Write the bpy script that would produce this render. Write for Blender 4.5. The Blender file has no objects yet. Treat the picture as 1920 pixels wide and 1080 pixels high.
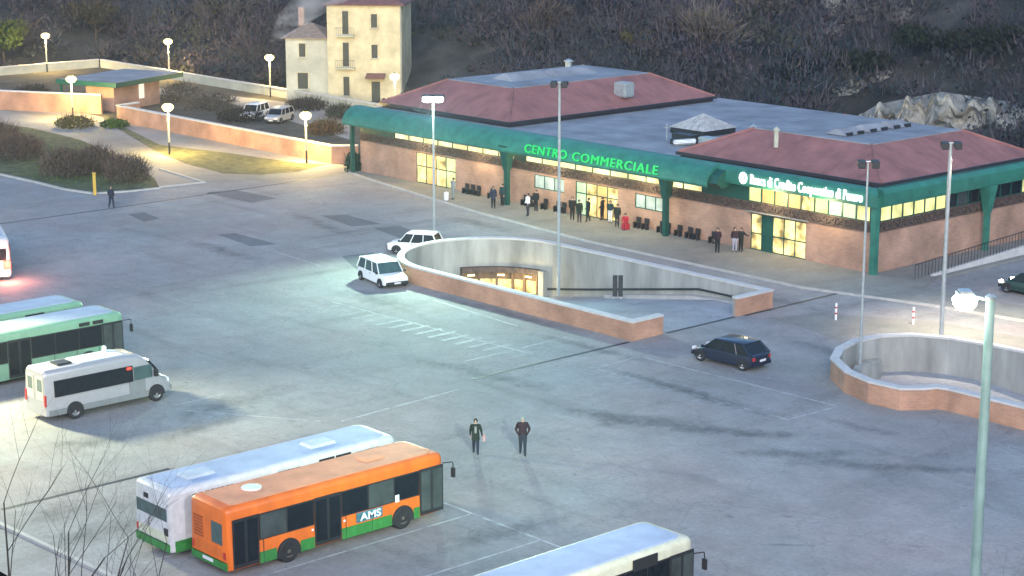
import bpy, bmesh, math, random
from mathutils import Vector, Matrix
from mathutils.geometry import tessellate_polygon
random.seed(7)
R = math.radians
PI = math.pi
C = bpy.context.scene.collection
sc = bpy.context.scene

# ---------------------------------------------------------------- camera calibration
# world: X runs along the station front, Y away from it into the building, origin at its near corner
F, YH, H = 3662.0, -300.0, 27.0
PT = math.atan((540-YH)/F)
HA = R(-48)
CAMX, CAMY = 74.428, -98.230
def G(x, y, z=0.0):
    cx, cy = (x-960)/F, -(y-540)/F
    dy = math.cos(PT)+cy*math.sin(PT); dz = -math.sin(PT)+cy*math.cos(PT)
    t = (z-H)/dz
    a, b = cx*t, dy*t
    return (a*math.cos(HA)+b*math.sin(HA)+CAMX, -a*math.sin(HA)+b*math.cos(HA)+CAMY)
def G3(x, y, z=0.0):
    u, v = G(x, y, z); return Vector((u, v, z))

cd = bpy.data.cameras.new('camera'); cam = bpy.data.objects.new('camera', cd); C.objects.link(cam)
cam.location = (CAMX, CAMY, H); cam.rotation_euler = (PI/2-PT, 0, R(48))
cd.sensor_width = 36; cd.lens = F/1920*36; cd.clip_start = 0.5; cd.clip_end = 3000
sc.camera = cam

# ---------------------------------------------------------------- materials
def new_mat(name):
    m = bpy.data.materials.new(name); m.use_nodes = True
    nt = m.node_tree; b = nt.nodes['Principled BSDF']
    return m, nt, b
def N(nt, t, **kw):
    n = nt.nodes.new(t)
    for k, v in kw.items():
        if k in n.inputs: n.inputs[k].default_value = v
        else: setattr(n, k, v)
    return n
def mat(name, col, rough=0.6, metal=0.0, var=0.15, scale=3.0, bump=0.0, spec=None, stretch=None, coat=0):
    m, nt, b = new_mat(name)
    tc = N(nt, 'ShaderNodeTexCoord'); src = tc.outputs['Object']
    if stretch:
        mp = N(nt, 'ShaderNodeMapping'); mp.inputs['Scale'].default_value = stretch
        nt.links.new(src, mp.inputs[0]); src = mp.outputs[0]
    n1 = N(nt, 'ShaderNodeTexNoise', Scale=scale, Detail=6.0, Roughness=0.6)
    nt.links.new(src, n1.inputs['Vector'])
    cr = N(nt, 'ShaderNodeValToRGB')
    cr.color_ramp.elements[0].position = 0.3; cr.color_ramp.elements[1].position = 0.72
    cr.color_ramp.elements[0].color = tuple(c*(1-var) for c in col)+(1,)
    cr.color_ramp.elements[1].color = tuple(min(1, c*(1+var)) for c in col)+(1,)
    nt.links.new(n1.outputs['Fac'], cr.inputs[0]); nt.links.new(cr.outputs[0], b.inputs['Base Color'])
    b.inputs['Roughness'].default_value = rough; b.inputs['Metallic'].default_value = metal
    if spec is not None: b.inputs['Specular IOR Level'].default_value = spec
    if coat: b.inputs['Coat Weight'].default_value = coat; b.inputs['Coat Roughness'].default_value = .08
    if bump:
        bp = N(nt, 'ShaderNodeBump', Strength=bump); bp.inputs['Distance'].default_value = .05
        nt.links.new(n1.outputs['Fac'], bp.inputs['Height']); nt.links.new(bp.outputs[0], b.inputs['Normal'])
    return m
def emis(name, col, s, var=0.0, scale=1.5):
    m, nt, b = new_mat(name)
    b.inputs['Base Color'].default_value = (col[0]*.2, col[1]*.2, col[2]*.2, 1)
    b.inputs['Emission Color'].default_value = tuple(col)+(1,); b.inputs['Emission Strength'].default_value = s
    if var:
        tc = N(nt, 'ShaderNodeTexCoord')
        n1 = N(nt, 'ShaderNodeTexNoise', Scale=scale, Detail=4.0); nt.links.new(tc.outputs['Object'], n1.inputs['Vector'])
        mr = N(nt, 'ShaderNodeMapRange'); mr.inputs['From Min'].default_value = .35; mr.inputs['From Max'].default_value = .65
        mr.inputs['To Min'].default_value = s*(1-var); mr.inputs['To Max'].default_value = s*(1+var)
        nt.links.new(n1.outputs['Fac'], mr.inputs['Value']); nt.links.new(mr.outputs[0], b.inputs['Emission Strength'])
    return m
def brick_mat(name, c1, c2, mortar, scale=1.0, var=.25):
    m, nt, b = new_mat(name)
    tc = N(nt, 'ShaderNodeTexCoord')
    sx = N(nt, 'ShaderNodeSeparateXYZ'); nt.links.new(tc.outputs['Object'], sx.inputs[0])
    add = N(nt, 'ShaderNodeMath', operation='ADD'); nt.links.new(sx.outputs[0], add.inputs[0]); nt.links.new(sx.outputs[1], add.inputs[1])
    cx = N(nt, 'ShaderNodeCombineXYZ'); nt.links.new(add.outputs[0], cx.inputs[0]); nt.links.new(sx.outputs[2], cx.inputs[1])
    br = N(nt, 'ShaderNodeTexBrick', Scale=scale)
    br.inputs['Color1'].default_value = c1+(1,); br.inputs['Color2'].default_value = c2+(1,); br.inputs['Mortar'].default_value = mortar+(1,)
    br.inputs['Brick Width'].default_value = .3; br.inputs['Row Height'].default_value = .1; br.inputs['Mortar Size'].default_value = .008
    nt.links.new(cx.outputs[0], br.inputs['Vector'])
    n1 = N(nt, 'ShaderNodeTexNoise', Scale=0.5, Detail=5.0); nt.links.new(tc.outputs['Object'], n1.inputs['Vector'])
    mr = N(nt, 'ShaderNodeMapRange'); mr.inputs['From Min'].default_value = .3; mr.inputs['From Max'].default_value = .7
    mr.inputs['To Min'].default_value = 1-var; mr.inputs['To Max'].default_value = 1+var*.6
    nt.links.new(n1.outputs['Fac'], mr.inputs['Value'])
    mx = N(nt, 'ShaderNodeVectorMath', operation='SCALE'); nt.links.new(br.outputs['Color'], mx.inputs[0]); nt.links.new(mr.outputs[0], mx.inputs['Scale'])
    nt.links.new(mx.outputs[0], b.inputs['Base Color']); b.inputs['Roughness'].default_value = .85
    return m
def asphalt_mat(name, base, crack=True, stain=.45):
    m, nt, b = new_mat(name)
    tc = N(nt, 'ShaderNodeTexCoord'); L = nt.links.new
    def noise(s, d=6, rot=None, sc_=None, rough=.6):
        src = tc.outputs['Object']
        if sc_:
            mp = N(nt, 'ShaderNodeMapping'); mp.inputs['Scale'].default_value = sc_; mp.inputs['Rotation'].default_value = rot or (0, 0, 0)
            L(src, mp.inputs[0]); src = mp.outputs[0]
        n = N(nt, 'ShaderNodeTexNoise', Scale=s, Detail=float(d), Roughness=rough); L(src, n.inputs['Vector']); return n.outputs['Fac']
    def mr(x, a, b_, c, d):
        q = N(nt, 'ShaderNodeMapRange'); L(x, q.inputs['Value'])
        for k, v in zip(('From Min', 'From Max', 'To Min', 'To Max'), (a, b_, c, d)): q.inputs[k].default_value = v
        return q.outputs[0]
    def mul(a, b_):
        q = N(nt, 'ShaderNodeMath', operation='MULTIPLY'); L(a, q.inputs[0]); L(b_, q.inputs[1]); return q.outputs[0]
    v = mr(noise(.07, 5), .3, .7, .8, 1.18)
    v = mul(v, mr(noise(.45, 8, rough=.8), .3, .7, .76, 1.2))
    v = mul(v, mr(noise(5, 5, rough=.8), .3, .7, .82, 1.18))
    v = mul(v, mr(noise(.35, 5, None, (1, .13, 1)), .56, .74, 1.0, 1-stain*.7))      # streaks along driving lanes
    v = mul(v, mr(noise(.35, 5, None, (.12, 1.1, 1)), .56, .74, 1.0, 1-stain*.6))
    v = mul(v, mr(noise(.9, 3), .68, .75, 1.0, 1-stain))                              # oil stains
    if crack:
        vo = N(nt, 'ShaderNodeTexVoronoi', Scale=.16, feature='DISTANCE_TO_EDGE')
        w = N(nt, 'ShaderNodeTexNoise', Scale=.6, Detail=5.0); L(tc.outputs['Object'], w.inputs['Vector'])
        va = N(nt, 'ShaderNodeVectorMath', operation='MULTIPLY_ADD'); L(w.outputs['Color'], va.inputs[0]); va.inputs[1].default_value = (4, 4, 4)
        L(tc.outputs['Object'], va.inputs[2]); L(va.outputs[0], vo.inputs['Vector'])
        v = mul(v, mr(vo.outputs['Distance'], 0.0, .014, .82, 1.0))
    hue = noise(.12, 3)
    mixc = N(nt, 'ShaderNodeValToRGB'); L(hue, mixc.inputs[0])
    mixc.color_ramp.elements[0].position = .35; mixc.color_ramp.elements[1].position = .65
    mixc.color_ramp.elements[0].color = (base[0]*1.04, base[1]*.97, base[2]*.98, 1)
    mixc.color_ramp.elements[1].color = (base[0]*.95, base[1]*1.02, base[2]*1.05, 1)
    s = N(nt, 'ShaderNodeVectorMath', operation='SCALE'); L(mixc.outputs[0], s.inputs[0]); L(v, s.inputs['Scale'])
    L(s.outputs[0], b.inputs['Base Color']); b.inputs['Roughness'].default_value = .8
    bp = N(nt, 'ShaderNodeBump', Strength=.25); bp.inputs['Distance'].default_value = .02; L(noise(30, 3), bp.inputs['Height']); L(bp.outputs[0], b.inputs['Normal'])
    return m
def paint_mark_mat(name, col, wear=.5):
    m, nt, b = new_mat(name); L = nt.links.new
    tc = N(nt, 'ShaderNodeTexCoord')
    n = N(nt, 'ShaderNodeTexNoise', Scale=1.2, Detail=8.0, Roughness=.7); L(tc.outputs['Object'], n.inputs['Vector'])
    cr = N(nt, 'ShaderNodeValToRGB'); L(n.outputs['Fac'], cr.inputs[0])
    cr.color_ramp.elements[0].position = wear-.12; cr.color_ramp.elements[1].position = wear+.1
    cr.color_ramp.elements[0].color = (.19, .19, .205, 1); cr.color_ramp.elements[1].color = col+(1,)
    L(cr.outputs[0], b.inputs['Base Color']); b.inputs['Roughness'].default_value = .7
    return m
def attr_mat(name, rough=.9):
    m, nt, b = new_mat(name)
    a = N(nt, 'ShaderNodeAttribute'); a.attribute_name = 'tint'
    nt.links.new(a.outputs['Color'], b.inputs['Base Color']); b.inputs['Roughness'].default_value = rough
    b.inputs['Specular IOR Level'].default_value = .15
    return m

M = {}
M['asphalt'] = asphalt_mat('asphalt_lot', (.258, .249, .245))
M['asphalt2'] = asphalt_mat('asphalt_road', (.25, .24, .235), stain=.2)
M['concrete_floor'] = asphalt_mat('ramp_concrete', (.30, .31, .33), stain=.3)
M['pave'] = asphalt_mat('pavement', (.215, .21, .19), crack=False, stain=.25)
M['patch'] = asphalt_mat('asphalt_patch', (.12, .125, .135), stain=.3)
M['drain'] = mat('drain_iron', (.035, .037, .045), .6, .4)
M['mark'] = paint_mark_mat('worn_line', (.40, .40, .41), .46)
M['mark2'] = paint_mark_mat('worn_zebra', (.285, .285, .29), .50)
M['grass'] = mat('grass', (.10, .10, .045), .95, var=.6, scale=1.3, bump=.5)
M['grassg'] = mat('grass_green', (.065, .08, .035), .95, var=.7, scale=.9, bump=.5)
M['soil'] = mat('soil', (.055, .05, .04), .95, var=.6, scale=.4, bump=.6)
M['hill'] = mat('hill_ground', (.04, .04, .036), .95, var=.8, scale=.25, bump=.6)
M['kerb'] = mat('kerb_stone', (.4, .39, .37), .8, var=.15, scale=2)
M['brick'] = brick_mat('brick_wall', (.42, .235, .16), (.33, .19, .135), (.36, .29, .23), var=.35)
M['brickp'] = brick_mat('brick_parapet', (.46, .235, .145), (.38, .195, .125), (.40, .31, .24), var=.35)
M['cap'] = mat('stone_cap', (.5, .49, .48), .75, var=.12, scale=2)
M['conc'] = mat('concrete', (.30, .30, .28), .85, var=.38, scale=.7, bump=.2, stretch=(1, 1, .25))
M['green'] = mat('green_paint', (.03, .17, .125), .5, 0.1, var=.28, scale=1.2)
M['greend'] = mat('dark_green_paint', (.012, .075, .058), .45, 0.1, var=.2)
M['lattice'] = mat('brown_truss', (.09, .06, .05), .7, var=.5, scale=4)
M['redroof'] = mat('red_roof_sheet', (.25, .11, .10), .75, 0.0, var=.28, scale=.7)
M['greyroof'] = mat('grey_roof_membrane', (.225, .24, .27), .75, var=.32, scale=.4)
M['roofedge'] = mat('roof_gutter', (.035, .032, .04), .5, .3)
M['galv'] = mat('galvanised', (.42, .46, .47), .4, .5, var=.15, scale=5)
M['plaster'] = mat('cream_plaster', (.54, .48, .31), .85, var=.28, scale=.6)
M['plasterw'] = mat('pale_plaster', (.42, .42, .34), .85, var=.22, scale=.5)
M['tile'] = mat('roof_tiles', (.17, .085, .075), .8, var=.4, scale=3)
M['tile2'] = mat('old_roof_tiles', (.26, .20, .16), .8, var=.35, scale=3)
M['shutter'] = mat('dark_shutter', (.045, .05, .038), .6, var=.3)
M['mouthbrown'] = mat('tunnel_mouth_brown', (.16, .10, .06), .8, var=.3)
M['orange'] = mat('orange_paint', (.66, .135, .012), .5, var=.2, scale=1.6, coat=.15, stretch=(1, 1, .4))
M['orangeroof'] = mat('faded_orange_roof', (.62, .25, .12), .6, var=.2, scale=1.0)
M['busgreen'] = mat('bus_green', (.035, .19, .04), .5, var=.25)
M['buswhite'] = mat('bus_white', (.52, .52, .53), .45, var=.15, coat=.3)
M['buswhitey'] = mat('bus_yellowish_white', (.58, .57, .42), .45, var=.12)
M['roofblue'] = mat('pale_roof', (.36, .42, .54), .6, var=.15, scale=1.0)
M['rooflight'] = mat('pale_bus_roof', (.44, .49, .55), .6, var=.15, scale=1.0)
M['busmint'] = mat('bus_mint_green', (.20, .38, .25), .45, var=.1)
M['silver'] = mat('silver_van', (.38, .37, .38), .4, .25, var=.06, coat=.3)
M['silverd'] = mat('grey_plastic', (.20, .21, .21), .6, var=.1)
M['glass'] = mat('dark_glass', (.010, .014, .019), .15, 0, var=.3, spec=.3)
M['glassg'] = mat('green_tint_glass', (.05, .09, .09), .12, 0, var=.3, scale=2, spec=.8)
M['glassm'] = mat('see_through_grey_glass', (.05, .062, .06), .2, 0, var=.35, scale=1.2, spec=.7)
M['black'] = mat('black_rubber', (.018, .018, .02), .75, var=.3)
M['dark'] = mat('dark_metal', (.03, .033, .036), .5, .3, var=.3)
M['rim'] = mat('steel_rim', (.30, .30, .30), .45, .6, var=.2)
M['rimw'] = mat('bright_alloy', (.55, .56, .55), .4, .3, var=.15)
M['hub'] = mat('brown_hub', (.12, .10, .085), .6, .3, var=.3)
M['white'] = mat('white_paint', (.75, .76, .76), .35, var=.05, coat=.4)
M['navy'] = mat('dark_blue_paint', (.007, .010, .030), .3, .0, var=.2, coat=.25)
M['cargreen'] = mat('dark_green_car', (.012, .04, .035), .3, .2, var=.2, coat=.6)
M['redlens'] = mat('red_lens', (.45, .03, .03), .3, var=.1)
M['plate'] = mat('number_plate', (.7, .7, .72), .5, var=.05)
M['red'] = mat('red_cloth', (.40, .025, .04), .8, var=.2)
M['skin'] = mat('skin', (.42, .27, .2), .6, var=.1)
M['hair'] = mat('dark_hair', (.03, .022, .018), .8, var=.3)
M['greyhair'] = mat('grey_hair', (.2, .24, .24), .8, var=.2)
M['cloth_black'] = mat('black_cloth', (.012, .014, .013), .9, var=.3)
M['cloth_navy'] = mat('navy_cloth', (.015, .02, .04), .9, var=.3)
M['cloth_maroon'] = mat('maroon_cloth', (.028, .013, .018), .9, var=.3)
M['cloth_teal'] = mat('teal_cloth', (.012, .035, .038), .9, var=.3)
M['cloth_dgreen'] = mat('dark_green_cloth', (.012, .02, .014), .9, var=.3)
M['cloth_grey'] = mat('grey_cloth', (.22, .23, .23), .9, var=.2)
M['cloth_white'] = mat('white_cloth', (.7, .68, .68), .9, var=.05)
M['jeans'] = mat('pale_jeans', (.28, .29, .38), .9, var=.15)
M['jeansd'] = mat('blue_jeans', (.02, .028, .04), .9, var=.2)
M['pink'] = mat('pink_bag', (.42, .25, .25), .8, var=.1)
M['yellow'] = mat('yellow_post', (.65, .42, .08), .5, var=.1)
M['bark'] = mat('bark', (.06, .05, .042), .9, var=.4)
M['rock'] = mat('pale_rock', (.31, .30, .265), .9, var=.45, scale=.55, bump=.9, stretch=(1, 1, 1.8))
M['rock2'] = mat('grey_rock', (.17, .165, .155), .9, var=.5, scale=.35, bump=.9)
M['foliage'] = attr_mat('twig_foliage')
M['e_win'] = emis('lit_window', (1.0, .74, .27), .36, .9, 1.2)
M['e_winy'] = emis('lit_yellow_green_window', (.90, .90, .36), .30, .5, .6)
M['e_wing'] = emis('lit_greenish_window', (.70, .92, .55), .26, .3, .8)
M['e_wino'] = emis('lit_orange_window', (1.0, .58, .2), .30, .2, .8)
M['e_winp'] = emis('frosted_lit_window', (.62, .74, .64), .22, .35, 1.5)
M['e_soffit'] = emis('lit_soffit', (1.0, .80, .38), .36, .6, .5)
M['e_lamp'] = emis('soffit_lamp', (1.0, .92, .6), 3)
M['e_sodium'] = emis('yellow_lantern', (1.0, .80, .30), 1.3)
M['e_flood'] = emis('green_white_flood', (.70, 1.0, .82), 20)
M['e_neon'] = emis('green_neon', (.02, .72, .14), .30)
M['e_sign'] = emis('white_letters', (.82, 1.0, .92), .8)
M['e_tail'] = emis('red_tail_light', (1.0, .05, .03), .9)
M['e_head'] = emis('white_head_light', (1.0, .92, .8), 7)
M['e_under'] = emis('tube_lamp', (1.0, .85, .4), 1.2, .5, 2)
M['e_poster'] = emis('lit_poster', (1.0, .9, .75), .25)

# ---------------------------------------------------------------- mesh builder
class MB:
    def __init__(s): s.v = []; s.f = []; s.m = []
    def add(s, vs, fs, mi=0):
        o = len(s.v); s.v += [tuple(p) for p in vs]; s.f += [tuple(i+o for i in f) for f in fs]; s.m += [mi]*len(fs); return s
    def box(s, x0, x1, y0, y1, z0, z1, mi=0):
        return s.add([(x0,y0,z0),(x1,y0,z0),(x1,y1,z0),(x0,y1,z0),(x0,y0,z1),(x1,y0,z1),(x1,y1,z1),(x0,y1,z1)],
                     [(0,3,2,1),(4,5,6,7),(0,1,5,4),(1,2,6,5),(2,3,7,6),(3,0,4,7)], mi)
    def hexa(s, b, t, mi=0):   # bottom quad, top quad (ccw from above)
        return s.add(list(b)+list(t), [(0,3,2,1),(4,5,6,7),(0,1,5,4),(1,2,6,5),(2,3,7,6),(3,0,4,7)], mi)
    def prism(s, poly, z0, z1, mi=0, cap=True):
        n = len(poly); o = len(s.v)
        z0f = z0 if callable(z0) else (lambda x, y: z0); z1f = z1 if callable(z1) else (lambda x, y: z1)
        s.v += [(p[0], p[1], z0f(p[0], p[1])) for p in poly]+[(p[0], p[1], z1f(p[0], p[1])) for p in poly]
        for i in range(n):
            j = (i+1) % n; s.f.append((o+i, o+j, o+n+j, o+n+i)); s.m.append(mi)
        if cap:
            tri = tessellate_polygon([[Vector((p[0], p[1], 0)) for p in poly]])
            for t in tri:
                a, b, c = [Vector((poly[i][0], poly[i][1])) for i in t]
                if (b-a).cross(c-a) < 0: t = (t[0], t[2], t[1])
                s.f.append(tuple(o+n+i for i in t)); s.m.append(mi)
        return s
    def tube(s, p0, p1, r0, r1=None, n=8, mi=0, cap=True):
        r1 = r0 if r1 is None else r1
        p0 = Vector(p0); p1 = Vector(p1); d = (p1-p0)
        if d.length < 1e-6: return s
        d.normalize(); a = d.orthogonal().normalized(); b = d.cross(a)
        vs = []
        for p, r in ((p0, r0), (p1, r1)):
            for i in range(n):
                t = 2*PI*i/n; vs.append(p+a*math.cos(t)*r+b*math.sin(t)*r)
        fs = [(i, (i+1) % n, n+(i+1) % n, n+i) for i in range(n)]
        if cap: fs += [tuple(reversed(range(n))), tuple(range(n, 2*n))]
        return s.add(vs, fs, mi)
    def lathe(s, prof, c=(0,0,0), n=14, axis='z', mi=0):
        vs = []
        for r, h in prof:
            for i in range(n):
                t = 2*PI*i/n
                if axis == 'z': vs.append((c[0]+r*math.cos(t), c[1]+r*math.sin(t), c[2]+h))
                else: vs.append((c[0]+r*math.cos(t), c[1]+h, c[2]+r*math.sin(t)))
        fs = []
        for k in range(len(prof)-1):
            for i in range(n):
                j = (i+1) % n; fs.append((k*n+i, k*n+j, (k+1)*n+j, (k+1)*n+i))
        return s.add(vs, fs, mi)
    def loft(s, secs, mi=0, caps=True):
        n = len(secs[0]); vs = [p for q in secs for p in q]
        fs = []
        for k in range(len(secs)-1):
            for i in range(n):
                j = (i+1) % n; fs.append((k*n+i, k*n+j, (k+1)*n+j, (k+1)*n+i))
        if caps: fs += [tuple(reversed(range(n))), tuple(range((len(secs)-1)*n, len(secs)*n))]
        return s.add(vs, fs, mi)
    def build(s, name, mats, parent=None, bevel=0.0, smooth=False, loc=None):
        me = bpy.data.meshes.new(name); me.from_pydata(s.v, [], s.f)
        if not isinstance(mats, (list, tuple)): mats = [mats]
        for m in mats: me.materials.append(M[m] if isinstance(m, str) else m)
        me.polygons.foreach_set('material_index', s.m)
        me.update()
        bm = bmesh.new(); bm.from_mesh(me); bmesh.ops.recalc_face_normals(bm, faces=bm.faces)
        if bevel:
            bmesh.ops.bevel(bm, geom=[e for e in bm.edges if len(e.link_faces) == 2 and e.calc_face_angle(0) > .6], offset=bevel, segments=2, affect='EDGES', clamp_overlap=True)
        bm.to_mesh(me); bm.free()
        if smooth:
            me.polygons.foreach_set('use_smooth', [True]*len(me.polygons))
            me.set_sharp_from_angle(angle=R(35))
        o = bpy.data.objects.new(name, me); C.objects.link(o)
        if parent: o.parent = parent
        if loc: o.location = loc
        return o
def tag(o, label=None, cat=None, group=None, kind=None):
    if label: o['label'] = label
    if cat: o['category'] = cat
    if group: o['group'] = group
    if kind: o['kind'] = kind
    return o
def empty(name, loc=(0,0,0), rz=0, label=None, cat=None, group=None):
    o = bpy.data.objects.new(name, None); C.objects.link(o); o.location = loc; o.rotation_euler = (0, 0, rz)
    o.empty_display_size = .3
    return tag(o, label, cat, group)
def struct(o): o['kind'] = 'structure'; return o
def children(o): return [c for c in C.objects if c.parent == o]
def copy_tree(o, parent=None, kids=None):
    c = o.copy(); C.objects.link(c); c.parent = parent
    for ch in children(o): copy_tree(ch, c)
    return c

# ---------------------------------------------------------------- ground
def arc(cx, cy, r, a0, a1, n=14):
    return [(cx+r*math.cos(R(a0+(a1-a0)*i/n)), cy+r*math.sin(R(a0+(a1-a0)*i/n))) for i in range(n+1)]
# parapet centre lines of the two sunken ramps
P1 = [(1.0, -20.9), (1.0, -23.15), (-17.4, -23.15)] + arc(-17.4, -17.45, 5.7, 270, 90, 22)[1:] + [(1.0, -11.75), (1.0, -14.7)]
P2 = [(60, -21.4), (20.9, -21.4), (20.2, -21.6), (19.9, -22.3), (19.2, -23.1), (17.5, -23.2), (15.6, -22.6)] + [(13.6, -21.2), (12.5, -19.4), (12.0, -17.5), (12.2, -15.6), (13.2, -14.1), (15.0, -13.2), (17.5, -12.8), (21, -12.6), (60, -12.6)]
hole1 = [(1.0, -23.15), (-17.4, -23.15)] + arc(-17.4, -17.45, 5.7, 270, 90, 22)[1:] + [(1.0, -11.75)]
hole2 = P2
outer = [(-340, -66), (300, -66), (300, 330), (-340, 330)]
def sheet(name, outer, holes=(), z=0.0, m='asphalt'):
    loops = [[Vector((p[0], p[1], 0)) for p in outer]]+[[Vector((p[0], p[1], 0)) for p in h] for h in holes]
    tris = tessellate_polygon(loops); vs = [(p.x, p.y, z) for l in loops for p in l]
    b = MB(); b.add(vs, [tuple(t) for t in tris]); o = b.build(name, m)
    if o.data.polygons[0].normal.z < 0: o.data.flip_normals()
    return o
struct(sheet('ground', outer, [hole1, hole2]))
# near slope that rises towards the viewer's terrace
def near_slope(m):
    b = MB(); n = 26; k = 14
    # grid in direction away from lot: camera side
    fwd = Vector((math.cos(R(138)), math.sin(R(138)))); rt = Vector((math.cos(R(48)), math.sin(R(48))))
    vs = []
    for i in range(k+1):
        d = 66-i*(66/k)
        for j in range(n+1):
            s = -90+180*j/n
            p = Vector((CAMX, CAMY))+fwd*d+rt*s
            z = (66-d)*.30+(0 if i == 0 else random.uniform(-.25, .25))-(.3 if i == 0 else 0)
            vs.append((p.x, p.y, z))
    fs = [(i*(n+1)+j, i*(n+1)+j+1, (i+1)*(n+1)+j+1, (i+1)*(n+1)+j) for i in range(k) for j in range(n)]
    b.add(vs, fs); return b.build('slope', m)
struct(near_slope('soil'))
def poly(name, pts, z, m): return struct(sheet(name, pts, [], z, m))
def pxy(*pp): return [G(*p) for p in pp]
# station pavement: a raised kerbed step
pav = [(-55.2, 1.5), (-54.6, -.6), (-50.4, -1.6), (-42, -3.2), (-33, -4.7), (-20, -6.1), (-1, -6.2), (7, -4.2), (13, -3.4), (60, -3.2), (60, -.6), (14, -.6), (4, -.6), (3.2, 2), (3.2, 34), (-55.2, 34)]
b = MB(); b.prism(pav, 0, .12); struct(b.build('pavement', 'pave'))
def kerb(name, line, w=.16, h=.14, close=False):
    b = MB()
    for a, c in zip(line[:-1], line[1:]):
        d = Vector((c[0]-a[0], c[1]-a[1])); d.normalize(); n_ = Vector((-d.y, d.x))*w/2
        b.hexa([(a[0]-n_.x, a[1]-n_.y, 0), (c[0]-n_.x, c[1]-n_.y, 0), (c[0]+n_.x, c[1]+n_.y, 0), (a[0]+n_.x, a[1]+n_.y, 0)],
               [(a[0]-n_.x, a[1]-n_.y, h), (c[0]-n_.x, c[1]-n_.y, h), (c[0]+n_.x, c[1]+n_.y, h), (a[0]+n_.x, a[1]+n_.y, h)])
    return struct(b.build(name, 'kerb'))
kerb('kerb_station', [(p[0], p[1]-.09) for p in pav[1:10]], .17, .135)
# lighter road on the left beyond the lot edge
poly('road_left', [(-53.6, -60), (-53.4, -24), (-53.8, -4.5), (-55.3, -.7), (-55.3, 1), (-62, 1.2), (-130, 1.2), (-150, -60)], .004, 'asphalt2')
b = MB(); b.prism([(-53.2, -60), (-53.0, -24.5), (-53.4, -8), (-54.1, -2.4), (-54.25, -2.4), (-53.55, -8), (-53.15, -24.5), (-53.35, -60)], 0, .01); struct(b.build('gutter', 'drain'))
# grass verge with the shrubs and its kerb
v1 = pxy((-60, 318), (0, 328), (60, 341), (120, 356), (175, 364), (240, 360), (300, 354), (290, 335), (230, 296), (150, 262), (60, 240), (-60, 225))
poly('verge', v1, .012, 'grassg')
kerb('kerb_verge', pxy((-60, 318), (0, 328), (60, 341), (120, 356), (175, 364), (240, 360), (300, 354)), .3, .12)
kerb('kerb_path', pxy((300, 318), (384, 343), (300, 352)), .25, .1)
poly('path', pxy((-80, 190), (60, 215), (160, 258), (300, 318), (384, 343), (620, 333), (660, 322), (560, 322), (430, 328), (350, 312), (320, 290), (260, 268), (190, 240), (110, 214), (0, 205)), .009, 'pave')
poly('lawn', pxy((300, 272), (420, 286), (560, 306), (612, 308), (560, 322), (490, 328), (420, 326), (350, 308), (290, 283), (205, 232), (190, 212), (228, 236)), .016, 'grass')
poly('park_ground', [(-57.5, 1.3), (-92, 1.3), (-140, 1.3), (-140, 33), (-57.5, 33)], .006, 'soil')
poly('yard', pxy((300, 165), (660, 205), (655, 262), (560, 232), (420, 190), (290, 176)), .012, 'asphalt2')
poly('path_right', pxy((1440, 596), (1540, 587), (1760, 604), (1960, 640), (1960, 662), (1800, 632), (1700, 622), (1600, 630), (1575, 640), (1500, 612)), .008, 'pave')
# drain channels
b = MB(); b.box(1.08, 1.30, -35, -23.6, 0, .008); b.box(1.25, 1.5, -14.2, -5.1, 0, .008); b.box(1.08, 1.3, -20.6, -14.9, .0, .008)
struct(b.build('drain_and_dark_strip', 'drain'))
# asphalt repair patches
for i, pp in enumerate([((385, 362), (440, 356), (520, 372), (470, 380)), ((600, 404), (650, 403), (715, 420), (660, 425)), ((408, 440), (440, 437), (520, 458), (470, 462)),
          ((700, 428), (750, 424), (800, 442), (750, 447)), ((240, 402), (270, 398), (300, 410), (270, 416)), ((640, 480), (700, 474), (720, 495), (668, 505))]):
    poly('asphalt_patch', pxy(*pp), .004+.0002*i, 'patch')
poly('asphalt_patch', pxy((515, 466), (560, 458), (615, 482), (580, 492)), .005, 'asphalt2')
# oil and tyre stains with soft ragged outlines
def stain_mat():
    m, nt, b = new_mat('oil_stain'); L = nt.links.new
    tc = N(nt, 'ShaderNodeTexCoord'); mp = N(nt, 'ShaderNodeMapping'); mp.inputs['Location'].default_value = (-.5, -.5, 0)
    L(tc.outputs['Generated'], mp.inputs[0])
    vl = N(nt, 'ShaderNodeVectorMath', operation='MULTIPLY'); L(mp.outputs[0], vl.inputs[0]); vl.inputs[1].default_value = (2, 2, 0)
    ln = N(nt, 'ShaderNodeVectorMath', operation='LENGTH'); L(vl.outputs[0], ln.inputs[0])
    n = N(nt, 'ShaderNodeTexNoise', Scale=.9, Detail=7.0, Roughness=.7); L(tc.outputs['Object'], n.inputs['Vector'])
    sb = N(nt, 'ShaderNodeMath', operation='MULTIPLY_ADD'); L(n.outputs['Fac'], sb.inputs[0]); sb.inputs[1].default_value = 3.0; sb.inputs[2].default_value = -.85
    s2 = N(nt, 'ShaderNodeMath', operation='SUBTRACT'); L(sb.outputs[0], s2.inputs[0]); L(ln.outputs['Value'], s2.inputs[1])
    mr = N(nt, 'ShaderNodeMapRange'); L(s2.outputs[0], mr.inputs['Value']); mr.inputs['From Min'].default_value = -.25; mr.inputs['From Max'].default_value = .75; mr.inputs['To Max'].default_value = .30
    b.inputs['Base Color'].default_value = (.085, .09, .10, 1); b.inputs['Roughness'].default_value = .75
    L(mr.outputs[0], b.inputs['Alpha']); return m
M['stain'] = stain_mat()
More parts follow.
